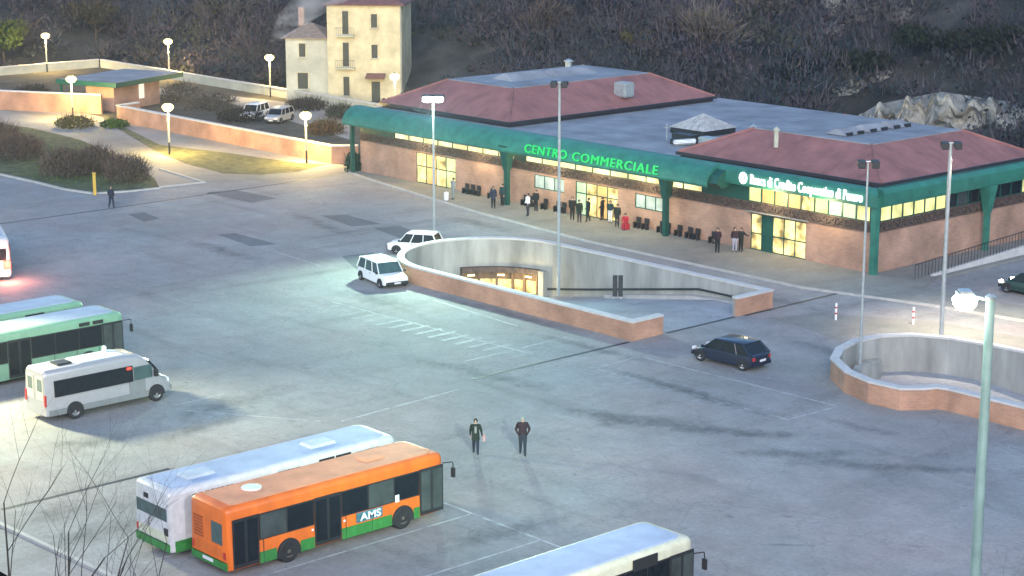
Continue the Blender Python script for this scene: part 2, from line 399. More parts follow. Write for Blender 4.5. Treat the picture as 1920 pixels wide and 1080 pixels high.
def stain(x, y, lx, ly, ang=0):
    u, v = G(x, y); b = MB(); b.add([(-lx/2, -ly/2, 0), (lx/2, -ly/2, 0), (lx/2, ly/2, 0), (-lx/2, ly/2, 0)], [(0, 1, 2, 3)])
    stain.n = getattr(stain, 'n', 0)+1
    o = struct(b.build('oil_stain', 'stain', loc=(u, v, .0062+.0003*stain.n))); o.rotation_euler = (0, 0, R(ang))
for q_ in ((1160, 785, 9, 2.2, 20), (1270, 795, 11, 2.4, 25), (1400, 812, 9, 1.6, 40), (1500, 850, 8, 1.6, 50), (1600, 870, 7, 2.0, 40), (1760, 880, 8, 1.4, 45),
           (1140, 795, 2, 1.2, 0), (1478, 968, .9, .5, 40), (1610, 800, 6, 1.3, 10), (1370, 968, .7, .5, 0), (1720, 1024, 1.6, .4, 40), (1480, 1022, 3, .4, 48),
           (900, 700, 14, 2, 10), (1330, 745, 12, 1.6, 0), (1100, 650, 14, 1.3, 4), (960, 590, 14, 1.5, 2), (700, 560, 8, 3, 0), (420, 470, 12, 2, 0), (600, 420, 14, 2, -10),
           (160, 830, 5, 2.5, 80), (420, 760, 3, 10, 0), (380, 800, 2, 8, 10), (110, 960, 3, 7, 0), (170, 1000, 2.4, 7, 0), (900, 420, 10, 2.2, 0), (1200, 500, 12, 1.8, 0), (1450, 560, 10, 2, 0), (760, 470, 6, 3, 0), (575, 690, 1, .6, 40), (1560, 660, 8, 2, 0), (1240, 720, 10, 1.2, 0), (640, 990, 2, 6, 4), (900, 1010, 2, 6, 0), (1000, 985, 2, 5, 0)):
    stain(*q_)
# worn markings
mk = MB()
def line(p, q, w=.12, z=.004, B=None):
    B = B or mk
    a = Vector(p); c = Vector(q); d = (c-a).normalized(); n_ = Vector((-d.y, d.x))*w/2
    B.add([(a.x-n_.x, a.y-n_.y, z), (c.x-n_.x, c.y-n_.y, z), (c.x+n_.x, c.y+n_.y, z), (a.x+n_.x, a.y+n_.y, z)], [(0, 1, 2, 3)])
def lpx(p, q, w=.12, z=.004): line(G(*p), G(*q), w, z)
line((11, -48.45), (40, -48.45), .14)
for k in range(8): line((12.55+4.15*k, -61.5), (12.55+4.15*k, -48.53), .12, .0045)
lpx((815, 563), (972, 612)); lpx((1062, 632), (870, 678)); lpx((1120, 690), (1198, 668)); lpx((1198, 668), (1572, 762), .12, .0045); lpx((1572, 762), (1480, 786)); lpx((1120, 692), (1478, 787), .12, .0045)
lpx((620, 565), (1000, 665), .1); lpx((860, 730), (640, 790), .14); lpx((350, 770), (600, 790), .12, .0045); lpx((330, 760), (420, 738))
lpx((1535, 620), (1600, 605), .2); lpx((500, 470), (585, 460)); lpx((510, 470), (600, 498))
struct(mk.build('road_marking', 'mark'))
zb = MB()
for k in range(18):
    u = -17.5+1.05*k
    line((u, -32.2+.1*k), (u, -30.2+.1*k), .32, .005, zb)
for k in range(12):
    u = 2.6+1.12*k
    line((u, -30.3+.08*k), (u, -28.4+.1*k), .32, .005, zb)
struct(zb.build('zebra_marking', 'mark2'))
# kerb of the near bus bays and a thin dark strip running in from it
kerb('kerb_bays', [(-30, -63.8), (4.2, -63.6), (13.5, -63.2), (30, -63.0)], .2, .12)
b = MB(); b.box(3.2, 3.42, -62.6, -54.5, 0, .008); struct(b.build('drain_and_dark_strip', 'drain'))

# ---------------------------------------------------------------- sunken ramps
def fl1(x, y): return 0.0 if x > -2.5 else max(-3.4, (x+2.5)*.165)
def offset_line(L, w):
    out = []
    for i, p in enumerate(L):
        a = Vector(L[max(0, i-1)]); c = Vector(L[min(len(L)-1, i+1)]); q = Vector(p)
        d1 = (q-a).normalized() if i > 0 else (c-q).normalized(); d2 = (c-q).normalized() if i < len(L)-1 else d1
        n1 = Vector((-d1.y, d1.x)); n2 = Vector((-d2.y, d2.x)); n_ = (n1+n2)
        n_ = n_.normalized()/max(.5, n_.normalized().dot(n1))
        out.append((q.x+n_.x*w, q.y+n_.y*w))
    return out
def strip(L, w0, w1, z0, z1, name, m, parent=None, bevel=0):
    A_, B_ = offset_line(L, w0), offset_line(L, w1); b = MB()
    secs = [[(a[0], a[1], z0), (c[0], c[1], z0), (c[0], c[1], z1), (a[0], a[1], z1)] for a, c in zip(A_, B_)]
    b.loft(secs); return b.build(name, m, parent, bevel)
def ramp(name, L, floor_fn, depth, label):
    r = empty(name, (L[0][0], L[0][1], 0), 0, label, 'ramp wall')
    off = Vector((-L[0][0], -L[0][1]))
    LL = [(p[0]+off.x, p[1]+off.y) for p in L]
    # L runs clockwise seen from above -> outside of the ramp is on the left
    strip(LL, .02, .20, -.02, 1.02, 'brick_facing', 'brickp', r)
    strip(LL, -.17, .02, -depth, 1.02, 'inner_wall', 'conc', r)
    strip(LL, -.22, .25, 1.02, 1.14, 'coping', 'cap', r, .012)
    return r
import itertools
def signed(L): return sum(a[0]*b_[1]-b_[0]*a[1] for a, b_ in zip(L, L[1:]+L[:1]))
if signed(P1) > 0: P1 = P1[::-1]
if signed(P2) > 0: P2 = P2[::-1]
r1 = ramp('ramp_parapet', P1, fl1, 4.2, 'long U-shaped brick parapet round the sunken ramp in the middle of the lot')
r2 = ramp('ramp_parapet', P2, None, 4.4, 'rounded brick parapet round the second ramp behind the tall foreground lamp post')
# ramp 1 floor
b = MB(); xs = [1.0, -2.5, -6, -10, -14, -17, -20, -22.5]
vs = []; 
for x in xs:
    for y in (-23.1, -11.8): vs.append((x, y, fl1(x, y)-.004))
fs = [(2*i, 2*i+1, 2*i+3, 2*i+2) for i in range(len(xs)-1)]
b.add(vs, fs); struct(b.build('ramp_floor', 'concrete_floor'))
# low light kerb wall along the far side of ramp 1
b = MB()
for x0, x1 in ((.6, -4.5), (-4.5, -12)):
    b.hexa([(x1, -12.5, fl1(x1, 0)-.05), (x0, -12.5 if x0 > 0 else -12.5, fl1(x0, 0)-.05), (x0, -11.95, fl1(x0, 0)-.05), (x1, -11.95, fl1(x1, 0)-.05)],
           [(x1, -12.5, fl1(x1, 0)+.22), (x0, -12.5, fl1(x0, 0)+.22), (x0, -11.95, fl1(x0, 0)+.22), (x1, -11.95, fl1(x1, 0)+.22)])
struct(b.build('ramp_kerb', 'kerb'))
# dark handrail at the base of the far wall
b = MB(); pts = [(.6, -12.02, .3), (-4.3, -12.02, .28), (-10, -12.02, -.7), (-14, -12.02, -1.4), (-18.6, -12.02, -2.15)]
for p, q in zip(pts[:-1], pts[1:]): b.tube(p, q, .07, .07, 6)
tag(b.build('handrail', 'dark'), 'thin dark handrail along the foot of the far ramp wall', 'handrail')
# lit mouth of the underground level in the curved wall of ramp 1
t = empty('tunnel_mouth', (-17.4, -17.45, -3.4), 0, 'low lit opening to the underground level in the curved end of the middle ramp', 'opening')
def arcstrip(r0, r1, a0, a1, z0, z1, nm, m, n=14, par=None):
    b = MB(); secs = []
    for i in range(n+1):
        a = R(a0+(a1-a0)*i/n); c, s_ = math.cos(a), math.sin(a)
        secs.append([(r0*c, r0*s_, z0), (r1*c, r1*s_, z0), (r1*c, r1*s_, z1), (r0*c, r0*s_, z1)])
    b.loft(secs); return b.build(nm, m, par or t)
arcstrip(5.12, 5.50, 99, 160, 2.25, 2.6, 'lintel', 'lattice')
arcstrip(5.44, 5.50, 100, 160, .9, 1.75, 'lit_back', 'e_win')  # glowing band stands in for the lit space behind
arcstrip(5.44, 5.50, 100, 160, 1.75, 2.25, 'back_top', 'mouthbrown')  # dim top of the opening put into the colour
arcstrip(5.44, 5.50, 100, 160, 0, .9, 'back_base', 'mouthbrown')
for a in (101, 112, 121, 133, 146, 158): arcstrip(5.15, 5.42, a, a+1.6, 0, 2.25, 'pier', 'mouthbrown', 2)
for a in (107, 128, 150): arcstrip(5.2, 5.3, a, a+5, 2.0, 2.1, 'tube_lamp', 'e_under', 3)
arcstrip(5.0, 5.5, 94, 99, 0, 2.6, 'jamb', 'conc', 3)
# ramp 2 floor and inner planter ledge
b = MB()
def fl2(x): return -.9-max(0, (x-17))*.12 if x < 34 else -3
xs = [12, 14, 17, 22, 28, 34, 60]; vs = []
for x in xs:
    for y in (-23.3, -12.5): vs.append((x, y, fl2(x)))
b.add(vs, [(2*i, 2*i+1, 2*i+3, 2*i+2) for i in range(len(xs)-1)]); struct(b.build('ramp_floor', 'concrete_floor'))
L2 = [(12.75, -16.6), (12.9, -18.6), (14.0, -20.5), (16.0, -21.9), (18.6, -22.3)]
b = MB(); secs = []
A_, B_ = L2, offset_line(L2, .35 if signed(L2+[L2[0]]) else .35)
b2 = MB(); b2.loft([[(a[0], a[1], -1), (c[0], c[1], -1), (c[0], c[1], .15), (a[0], a[1], .15)] for a, c in zip(A_, B_)])
tag(b2.build('planter_ledge', 'conc'), 'curved concrete ledge inside the rounded end of the second ramp', 'ledge')

# twin dark sign boards standing in ramp 1
t = empty('ramp_sign', G(1158, 556, -.6)+(-.75,), R(48), 'pair of dark upright sign boards standing in the middle ramp', 'sign')
for k, x in enumerate((-.31, .03)):
    b = MB(); b.box(x, x+.29, -.05, .05, .15, 1.5); b.build('board', 'dark', t, .01)
b = MB(); b.box(-.28, -.22, -.03, .03, 0, .15); b.box(.2, .26, -.03, .03, 0, .15); b.build('foot', 'galv', t)

# ---------------------------------------------------------------- the station building
st = empty('station_building', (0, 0, 0), 0, 'long brick bus station with green fascias and red hipped roofs', 'building')
U0, U1, VB = -53.5, -.35, 27.5
WB, LT, GT = 2.75, 3.35, 4.45
def part(name, m, fn, parent=None, bevel=0, smooth=False):
    b = MB(); fn(b); return b.build(name, m, parent or st, bevel, smooth)
# openings in the front wall: (u0,u1,z0,z1)
OP = [(-46.2, -41.3, .12, 2.6), (-32.2, -28.9, 1.5, 2.55), (-27.7, -23.3, .12, 2.6), (-21.6, -18.6, 1.45, 2.5), (-10.7, -5.9, .12, 2.6)]
def front_wall(b):
    x = U0
    for u0, u1, z0, z1 in OP:
        b.box(x, u0, 0, .35, 0, WB)
        if z0 > .2: b.box(u0, u1, 0, .35, 0, z0)
        b.box(u0, u1, 0, .35, z1, WB); x = u1
    b.box(x, U1, 0, .35, 0, WB)
part('front_wall', 'brick', front_wall)
part('side_wall', 'brick', lambda b: b.box(-.70, U1, .352, 17.6, 0, WB))
part('left_wall', 'brick', lambda b: b.box(U0, U0+.35, .352, VB, 0, LT))
part('back_wall', 'brick', lambda b: b.box(U0+.352, -18.0, VB-.35, VB, 0, 5.2))
part('wing_back_wall', 'brick', lambda b: b.box(-17.6, -.702, 17.25, 17.6, 0, 5.2))
part('wing_inner_wall', 'brick', lambda b: b.box(-18.0, -17.62, 17.25, VB-.352, 0, 5.14))
part('floor_slab', 'conc', lambda b: b.box(U0+.4, -18.1, .4, VB-.4, .1, .14))
# lattice band
def lattice(b, along, a0, a1, f, z0, z1):
    def bar(p, q, w=.05):
        # p,q=(s,z)
        d = Vector((q[0]-p[0], q[1]-p[1])).normalized(); n_ = Vector((-d.y, d.x))*w/2
        pts = [(p[0]-n_.x, p[1]-n_.y), (q[0]-n_.x, q[1]-n_.y), (q[0]+n_.x, q[1]+n_.y), (p[0]+n_.x, p[1]+n_.y)]
        if along == 'x': b.hexa([(x, f-.10, z) for x, z in pts], [(x, f-.03, z) for x, z in pts])
        else: b.hexa([(f+.03, x, z) for x, z in pts], [(f+.10, x, z) for x, z in pts])
    n = max(1, round((a1-a0)/.72)); s = (a1-a0)/n
    for k in range(n):
        x = a0+k*s
        bar((x, z0), (x+s, z1)); bar((x, z1), (x+s, z0)); bar((x, z0), (x, z1), .06)
    bar((a0, z0), (a1, z0), .09); bar((a0, z1), (a1, z1), .09)
part('lattice_band', 'lattice', lambda b: lattice(b, 'x', U0, -.6, 0, WB+.03, LT))
part('side_lattice_band', 'lattice', lambda b: lattice(b, 'y', .4, 17.5, U1, WB+.03, LT))
part('band_wall', 'hub', lambda b: (b.box(U0, U1-.02, .02, .33, WB, LT), b.box(-.68, U1-.02, .332, 17.58, WB, LT)))
# clerestory glazing
def glaze(name, u0, u1, n, mats, v=.12, z0=LT, z1=GT, axis='x'):
    w = (u1-u0)/n
    fr = MB()
    for k in range(n):
        a, c = u0+k*w+.05, u0+(k+1)*w-.05; mm = mats[k % len(mats)] if isinstance(mats, list) else mats
        b = MB()
        if axis == 'x': b.box(a, c, v, v+.04, z0+.07, z1-.04)
        else: b.box(U1-v-.04, U1-v, a, c, z0+.07, z1-.04)
        b.build(name, mm, st)
    for k in range(n+1):
        x = u0+k*w
        if axis == 'x': fr.box(x-.05, x+.05, v-.06, v+.05, z0, z1)
        else: fr.box(U1-v-.05, U1-v+.06, x-.05, x+.05, z0, z1)
    if axis == 'x': fr.box(u0, u1, v-.05, v+.04, z0, z0+.07)
    else: fr.box(U1-v-.04, U1-v+.05, u0, u1, z0, z0+.07)
    fr.build(name+'_frame', 'greend', st)
glaze('lit_strip_pane', -49, -34.5, 8, ['e_soffit']*8)
glaze('lit_strip_pane', -33.2, -15.2, 10, ['e_soffit']*10)
glaze('front_pane', -11.0, -.8, 9, ['e_winy', 'e_wino', 'e_wino', 'e_wino', 'e_win', 'e_winy', 'e_wing', 'e_wing', 'e_winy'])
glaze('side_pane', .6, 7.6, 6, ['e_winy']*6, axis='y')
glaze('side_pane', 7.6, 12.5, 4, ['glass', 'glassm', 'glass', 'glass'], axis='y')
glaze('side_pane', 12.5, 17.5, 4, ['glass', 'glass', 'glass', 'e_winy'], axis='y')
for q_ in ((U0, -49, .02, .3, LT, 5.2), (-15.2, -11.0, .02, .3, LT, 5.2), (-34.5, -33.2, .02, .3, LT, 4.6)):
    part('upper_wall', 'greend', lambda b: b.box(*q_))
# doors and windows
def opening(name, u0, u1, z0, z1, n, mats, mid=None, fm='greend'):
    b = MB(); w = (u1-u0)/n; t = .07
    for k in range(n+1): b.box(u0+k*w-t/2 if 0 < k < n else (u0 if k == 0 else u1-t), u0+k*w+t/2 if 0 < k < n else (u0+t if k == 0 else u1), .05, .16, z0, z1)
    b.box(u0, u1, .06, .15, z0, z0+t); b.box(u0, u1, .06, .15, z1-t, z1)
    if mid: b.box(u0, u1, .055, .155, mid-.04, mid+.04)
    f = b.build(name, fm, st)
    for k in range(n):
        mm = mats[k % len(mats)]
        b = MB(); b.box(u0+k*w+t/2, u0+(k+1)*w-t/2, .09, .12, z0+t, z1-t); b.build('pane', mm, f)
    return f
opening('glass_door', -46.2, -41.3, .12, 2.6, 4, ['e_win', 'e_wino', 'e_win', 'e_winy'], 1.5)
opening('window', -32.2, -28.9, 1.5, 2.55, 3, ['e_winp'])
opening('entrance_door', -27.7, -23.3, .12, 2.6, 4, ['e_wing', 'e_win', 'e_wino', 'e_win'], 1.75)
opening('window', -21.6, -18.6, 1.45, 2.5, 3, ['e_winp'])
dd = opening('bank_door', -10.7, -5.9, .12, 2.6, 5, ['e_win', 'greend', 'e_win', 'e_win', 'e_win'], 1.25)
part('door_canopy', 'galv', lambda b: b.box(-10.9, -5.6, -.35, -.0, 2.77, 2.74))
# barrel-shaped green awning of the middle part
prof = [(.5, 5.45), (.15, 5.62), (-.4, 5.66), (-.95, 5.5), (-1.4, 5.2), (-1.68, 4.8), (-1.8, 4.35), (-1.74, 4.2), (-1.62, 4.22), (-1.6, 4.6), (-1.3, 5.0), (-.9, 5.3), (-.4, 5.45), (.4, 5.3)]
def awn(b): b.loft([[(x, p[0], p[1]) for p in prof] for x in (U0-.1, -45, -36, -27, -19, -13.2)])
part('awning', 'green', awn, smooth=True)
part('awning_end', 'greend', lambda b: b.loft([[(x, p[0], p[1]) for p in [(.4, 5.3), (-.4, 5.45), (-.9, 5.3), (-1.3, 5.0), (-1.55, 4.5), (-1.0, 4.1), (.3, 4.3)]] for x in (-13.25, -12.4)]))
# straight fascia of the bank wing: front and side
prof2 = [(.3, 5.5), (.0, 5.66), (-.45, 5.62), (-.7, 5.35), (-.74, 4.85), (-.66, 4.5), (-.5, 4.45), (.2, 4.5)]
part('front_fascia', 'green', lambda b: b.loft([[(x, p[0], p[1]) for p in prof2] for x in (-13.2, -.3)]), smooth=True)
part('side_fascia', 'green', lambda b: b.loft([[(-.35-p[0], y, p[1]-.004) for p in prof2] for y in (-.1, 18.2)]), smooth=True)
part('corner_fascia', 'green', lambda b: b.loft([[(-.3+max(0, -.0)+k*.0+(-p[0])*k, -.1+p[0]*0+p[0]*(1), p[1]+.002) for p in prof2] for k in (0.0, 1.0)]), smooth=True)
# posts
def post(name, u, v, w, z0, z1, m='green', head=True):
    def f(b):
        b.box(u-w/2, u+w/2, v-w/2, v+w/2, z0, z1)
    p = part(name, m, f, bevel=.02)
    if head:
        b = MB(); b.hexa([(u-w*.6, v-w*.6, z1-1.9), (u+w*.6, v-w*.6, z1-1.9), (u+w*.6, v+w*.6, z1-1.9), (u-w*.6, v+w*.6, z1-1.9)],
                         [(u-w*1.3, v-w*1.3, z1), (u+w*1.3, v-w*1.3, z1), (u+w*1.3, v+w*1.3, z1), (u-w*1.3, v+w*1.3, z1)])
        b.build('post_head', m, p)
    return p
post('post', -.15, -.25, .42, 0, 5.0, 'green', False)
post('post', .2, 11.4, .34, 0, 4.6, 'green')
post('post', -33.8, -1.3, .36, 0, 4.7, 'greend')
post('post', -17.6, -1.0, .36, 0, 4.7, 'greend')
post('post', -53.4, -.9, .3, 0, 5.0, 'greend', False)
# roofs
part('flat_roof', 'greyroof', lambda b: b.box(U0, -17.6, .3, VB, 5.15, 5.3))
part('wing_roof_deck', 'greyroof', lambda b: b.box(-17.59, -.5, .3, 17.6, 5.15, 5.29))
part('floor_slab_wing', 'conc', lambda b: b.box(-17.5, -.8, .4, 17.2, .1, .14))
def hip(name, u0, u1, v0, v1, z0, z1, ins):
    h = empty(name); h.parent = st
    b = MB()
    o = [(u0, v0, z0), (u1, v0, z0), (u1, v1, z0), (u0, v1, z0)]; t = [(u0+ins, v0+ins, z1), (u1-ins, v0+ins, z1), (u1-ins, v1-ins, z1), (u0+ins, v1-ins, z1)]
    b.add(o+t, [(0, 1, 5, 4), (1, 2, 6, 5), (2, 3, 7, 6), (3, 0, 4, 7)]); 
    # standing seams
    for k in range(int((u1-u0)/.9)):
        x = u0+.45+k*.9; d = min(1, (x-u0)/ins, (u1-x)/ins)
        b.hexa([(x-.02, v0, z0), (x+.02, v0, z0), (x+.02, v0+ins*d, z0+(z1-z0)*d), (x-.02, v0+ins*d, z0+(z1-z0)*d)], [(x-.02, v0, z0+.014), (x+.02, v0, z0+.014), (x+.02, v0+ins*d, z0+(z1-z0)*d+.014), (x-.02, v0+ins*d, z0+(z1-z0)*d+.014)])
    for k in range(int((v1-v0)/.9)):
        y = v0+.45+k*.9; d = min(1, (y-v0)/ins, (v1-y)/ins)
        b.hexa([(u1, y-.02, z0), (u1, y+.02, z0), (u1-ins*d, y+.02, z0+(z1-z0)*d), (u1-ins*d, y-.02, z0+(z1-z0)*d)], [(u1, y-.02, z0+.014), (u1, y+.02, z0+.014), (u1-ins*d, y+.02, z0+(z1-z0)*d+.014), (u1-ins*d, y-.02, z0+(z1-z0)*d+.014)])
    s_ = b.build('roof_slope', 'redroof', h)
    b = MB(); b.box(u0+ins-.02, u1-ins+.02, v0+ins-.02, v1-ins+.02, z1-.05, z1+.06); b.build('roof_top', 'greyroof', h)
    for p, q in zip(o, t):
        b = MB(); b.tube((p[0], p[1], p[2]+.02), (q[0], q[1], q[2]+.04), .09, .09, 6); b.build('hip_ridge', 'redroof', h)
    b = MB(); e = .14
    b.box(u0-e, u1+e, v0-e, v0, z0-.22, z0); b.box(u1, u1+e, v0, v1, z0-.22, z0); b.box(u0-e, u0, v0, v1, z0-.22, z0); b.box(u0-e, u1+e, v1, v1+e, z0-.22, z0)
    b.build('gutter', 'roofedge', h)
    b = MB(); b.box(u0+.1, u1-.1, v0+.1, v1-.1, 5.3, z0-.2); b.build('roof_base', 'roofedge', h)
    return h
hL = hip('red_roof', -53.2, -37.2, 2.0, 25.5, 5.75, 7.65, 4.0)
hR = hip('red_roof', -18.0, -.45, .6, 17.9, 5.85, 7.5, 3.7)
def lantern(par, pts, m='greyroof', h=.6):
    b = MB()
    for (u, v, w, l) in pts:
        z = 7.6
        b.hexa([(u-w, v-l, z), (u+w, v-l, z), (u+w, v+l, z), (u-w, v+l, z)], [(u-w*.15, v-l*.8, z+h), (u+w*.15, v-l*.8, z+h), (u+w*.15, v+l*.8, z+h), (u-w*.15, v+l*.8, z+h)])
    return b.build('ridge_lantern', m, par, .03)
lantern(hL, [(-45.6, 11, 1.6, 2.4), (-45.4, 16, 1.6, 2.4)])
lantern(hR, [(-8.2, 6.6, .9, 1.1), (-8.2, 9.2, .9, 1.1), (-8.2, 11.8, .9, 1.1)], h=.4)
for v in (6.0, 7.2, 8.6, 9.8, 11.2, 12.4):
    b = MB(); b.box(-7.42, -7.3, v-.3, v+.3, 7.58, 7.8); b.build('vent_slot', 'dark', hR)
# roof furniture (each its own part of the building)
b = MB(); cx_, cy_ = G(1318, 238, 5.75); q_ = 1.85
b.add([(cx_-q_, cy_-q_, 5.75), (cx_+q_, cy_-q_, 5.75), (cx_+q_, cy_+q_, 5.75), (cx_-q_, cy_+q_, 5.75), (cx_, cy_, 6.8)], [(0, 1, 4), (1, 2, 4), (2, 3, 4), (3, 0, 4)])
sk = b.build('roof_skylight', mat('skylight_glazing', (.40, .39, .38), .6, var=.35, scale=3), st)
b = MB(); b.box(cx_-q_+.1, cx_+q_-.1, cy_-q_+.1, cy_+q_-.1, 5.3, 5.74); b.build('skylight_kerb', 'dark', sk)
for k in range(1, 5):
    s_ = -q_+2*q_*k/5; tt = 1-abs(s_)/q_
    for B_ in (((cx_+s_, cy_-q_, 5.78), (cx_+s_*(1-tt), cy_-q_+q_*tt, 5.78+1.05*tt)), ((cx_+q_, cy_+s_, 5.78), (cx_+q_-q_*tt, cy_+s_*(1-tt), 5.78+1.05*tt))):
        b = MB(); b.tube(B_[0], B_[1], .03, .03, 5); b.build('glazing_bar', 'galv', sk)
def roof_cyl(name, px, py, z, h, r, m, cap=True):
    u, v = G(px, py, z); b = MB(); b.tube((u, v, z), (u, v, z+h), r, r, 12)
    if cap: b.lathe([(r*1.5, h), (r*1.5, h+.06), (.02, h+.25)], (u, v, z), 12)
    return b.build(name, m, st)
roof_cyl('vent_pipe', 1412, 266, 6.5, 1.0, .2, 'galv'); roof_cyl('vent_pipe', 1455, 276, 6.8, 1.15, .16, 'plasterw'); roof_cyl('vent_pipe', 1066, 136, 7.6, .95, .28, 'galv')
u, v = G(1170, 172, 6.8); b = MB(); b.box(u-.7, u+.7, v-.6, v+.6, 6.4, 7.6); b.build('roof_cowl', 'galv', st, .12)
u, v = G(1345, 275, 5.3)
b = MB(); b.box(u-1.5, u+1.2, v-.5, v+.5, 5.35, 5.9); b.tube((u-1.5, v-.7, 5.6), (u-2.5, v-2.0, 5.5), .25, .25, 10); b.build('air_duct', 'galv', st, .05)
u, v = G(1290, 270, 5.3); b = MB(); b.box(u-1.3, u+.6, v-.4, v+.5, 5.35, 6.0); b.box(u-.8, u-.2, v-1.1, v-.5, 5.35, 5.7); b.build('air_unit', 'dark', st, .03)
u, v = G(1250, 262, 5.3); b = MB(); b.tube((u, v, 5.3), (u, v, 6.5), .03, .03, 6); b.box(u-.4, u+.4, v-.02, v+.02, 6.2, 6.23); b.box(u-.25, u+.25, v-.02, v+.02, 6.4, 6.43); b.build('roof_aerial', 'galv', st)
# soffit lamps
for px, py in ((873, 272), (980, 297), (1030, 301), (1068, 313), (1158, 322), (1187, 331), (783, 262), (915, 280)):
    u, v = G(px, py, 3.95)
    u = min(max(u, -50), -14)
    b = MB(); b.lathe([(.02, .12), (.14, .1), (.17, 0), (.12, -.1), (.02, -.13)], (u+.0, -.75, 4.15), 10); b.tube((u, -.75, 4.2), (u, -.75, 5.2), .02, .02, 5); b.build('awning_lamp', 'e_lamp', st)

# signs
def text_mesh(name, body, size, m, extrude=.04, stretch=1.0, spacing=1.0, bold=0.0, width=None):
    cu = bpy.data.curves.new(name, 'FONT'); cu.body = body; cu.size = size; cu.extrude = extrude; cu.align_x = 'CENTER'; cu.align_y = 'CENTER'
    cu.space_character = spacing; cu.offset = bold; cu.resolution_u = 3
    o = bpy.data.objects.new(name, cu); C.objects.link(o)
    dg = bpy.context.evaluated_depsgraph_get(); dg.update()
    me = bpy.data.meshes.new_from_object(o.evaluated_get(dg)); bpy.data.objects.remove(o); bpy.data.curves.remove(cu)
    if width:
        xs = [v.co.x for v in me.vertices]; s = width/(max(xs)-min(xs)); c = (max(xs)+min(xs))/2
        for v in me.vertices: v.co.x = (v.co.x-c)*s
    me.materials.clear(); me.materials.append(M[m]); o = bpy.data.objects.new(name, me); C.objects.link(o); return o
o = empty('awning_sign', (-24.4, -1.86, 4.78), 0, 'green glowing capital letters along the curved green awning', 'sign')
for tx, x_, w_ in (('CENTRO', -4.55, 4.5), ('COMMERCIALE', 2.55, 8.5)):
    t_ = text_mesh('lettering', tx, .9, 'e_neon', width=w_, spacing=1.12); t_.parent = o; t_.location = (x_, 0, 0); t_.rotation_euler = (R(78), 0, 0)
o = empty('bank_sign', (-6.0, -.82, 5.03), 0, 'white lit lettering on the green fascia above the bank doors', 'sign')
t_ = text_mesh('lettering', 'Banca di Credito Cooperativo di Pesaro', .95, 'e_sign', width=9.3, bold=.004, spacing=1.06); t_.parent = o; t_.location = (.55, 0, 0); t_.rotation_euler = (PI/2, 0, 0)
b = MB()
for i in range(20):
    a0, a1 = 2*PI*i/20, 2*PI*(i+1)/20
    def q(r, a, y): return (r*math.cos(a)*.85, y, r*math.sin(a))
    b.hexa([q(.24, a0, -.03), q(.4, a0, -.03), q(.4, a1, -.03), q(.24, a1, -.03)], [q(.24, a0, .03), q(.4, a0, .03), q(.4, a1, .03), q(.24, a1, .03)])
b.box(-.05, .05, -.035, .03, -.2, .2)
b.build('round_logo', 'e_sign', o, loc=(-4.75, 0, .02))

# fences / side ramp of the station
t = empty('side_ramp_wall', (2.6, 0, 0), 0, 'pale sloping ramp wall beside the station side wall, topped by a dark railing', 'ramp wall')
b = MB(); b.hexa([(-.12, 2.2, 0), (.12, 2.2, 0), (.12, 30, 0), (-.12, 30, 0)], [(-.12, 2.2, .25), (.12, 2.2, .25), (.12, 30, 1.5), (-.12, 30, 1.5)]); b.build('wall', 'cap', t)
b = MB()
for k in range(40):
    y = .4+.35*k; z = max(.12, .25+(y-2.2)*1.25/27.8); b.tube((0, y, z), (0, y, z+.95), .022, .022, 5)
b.tube((0, .4, 1.1), (0, 2.2, 1.2), .03, .03, 6); b.tube((0, 2.2, 1.2), (0, 14.2, 1.75), .03, .03, 6); b.build('railing', 'dark', t)

# seats along the wall
def seat(u, v=-.45, n=[0]):
    s_ = empty('wall_seat', (u, v, .12))
    b = MB(); b.box(-.24, .24, -.2, .2, .38, .44); b.build('seat', 'black', s_, .015)
    b = MB(); b.box(-.24, .24, .17, .22, .44, .78); b.build('backrest', 'black', s_, .015)
    for x in (-.2, .2):
        b = MB(); b.box(x-.02, x+.02, -.17, .17, 0, .38); b.build('leg', 'dark', s_)
    return s_
seat0 = seat(-39.6)
tag(seat0, 'low black seats against the station wall under the awning', 'seat', 'black seats along the station wall')
for u in (-38.9, -38.2, -36.6, -32.8, -32.1, -30.6, -29.2, -28.6, -20.9, -20.1, -18.6, -18.0, -16.9, -15.9, -15.2, -13.7):
    c = copy_tree(seat0); c.location = (u, -.45, .12)

# ---------------------------------------------------------------- vehicles
def rsec(x, w, z0, z1, r=.2, rb=.06, wt=None, n=4):
    wt = wt if wt is not None else w-.06
    pts = [(-w, z0+rb), (-w+rb, z0), (w-rb, z0), (w, z0+rb)]
    zr = z1-r
    for i in range(n+1):
        a = PI/2*i/n; pts.append((wt-r+r*math.cos(a), zr+r*math.sin(a)))
    for i in range(n+1):
        a = PI/2+PI/2*i/n; pts.append((-(wt-r)+r*math.cos(a), zr+r*math.sin(a)))
    return [(x, p[0], p[1]) for p in pts]
def wheel(par, x, y, r, w, rim, tyre_r=None, side=1):
    wv = empty('wheel', (x, y, r)); wv.parent = par
    b = MB(); b.lathe([(r*.55, -w/2), (r*.93, -w/2), (r, -w/2+.03), (r, w/2-.03), (r*.93, w/2), (r*.55, w/2)], (0, 0, 0), 20, 'y'); b.build('tyre', 'black', wv, smooth=True)
    b = MB(); s = side
    b.lathe([(r*.6, -w/2+.01), (r*.6, w/2-.01)], (0, 0, 0), 20, 'y'); b.lathe([(r*.58, s*(w/2-.01)), (r*.5, s*(w/2-.04)), (r*.2, s*(w/2-.05)), (r*.16, s*(w/2)), (.01, s*(w/2))], (0, 0, 0), 20, 'y')
    b.build('rim', rim, wv, smooth=True)
    return wv
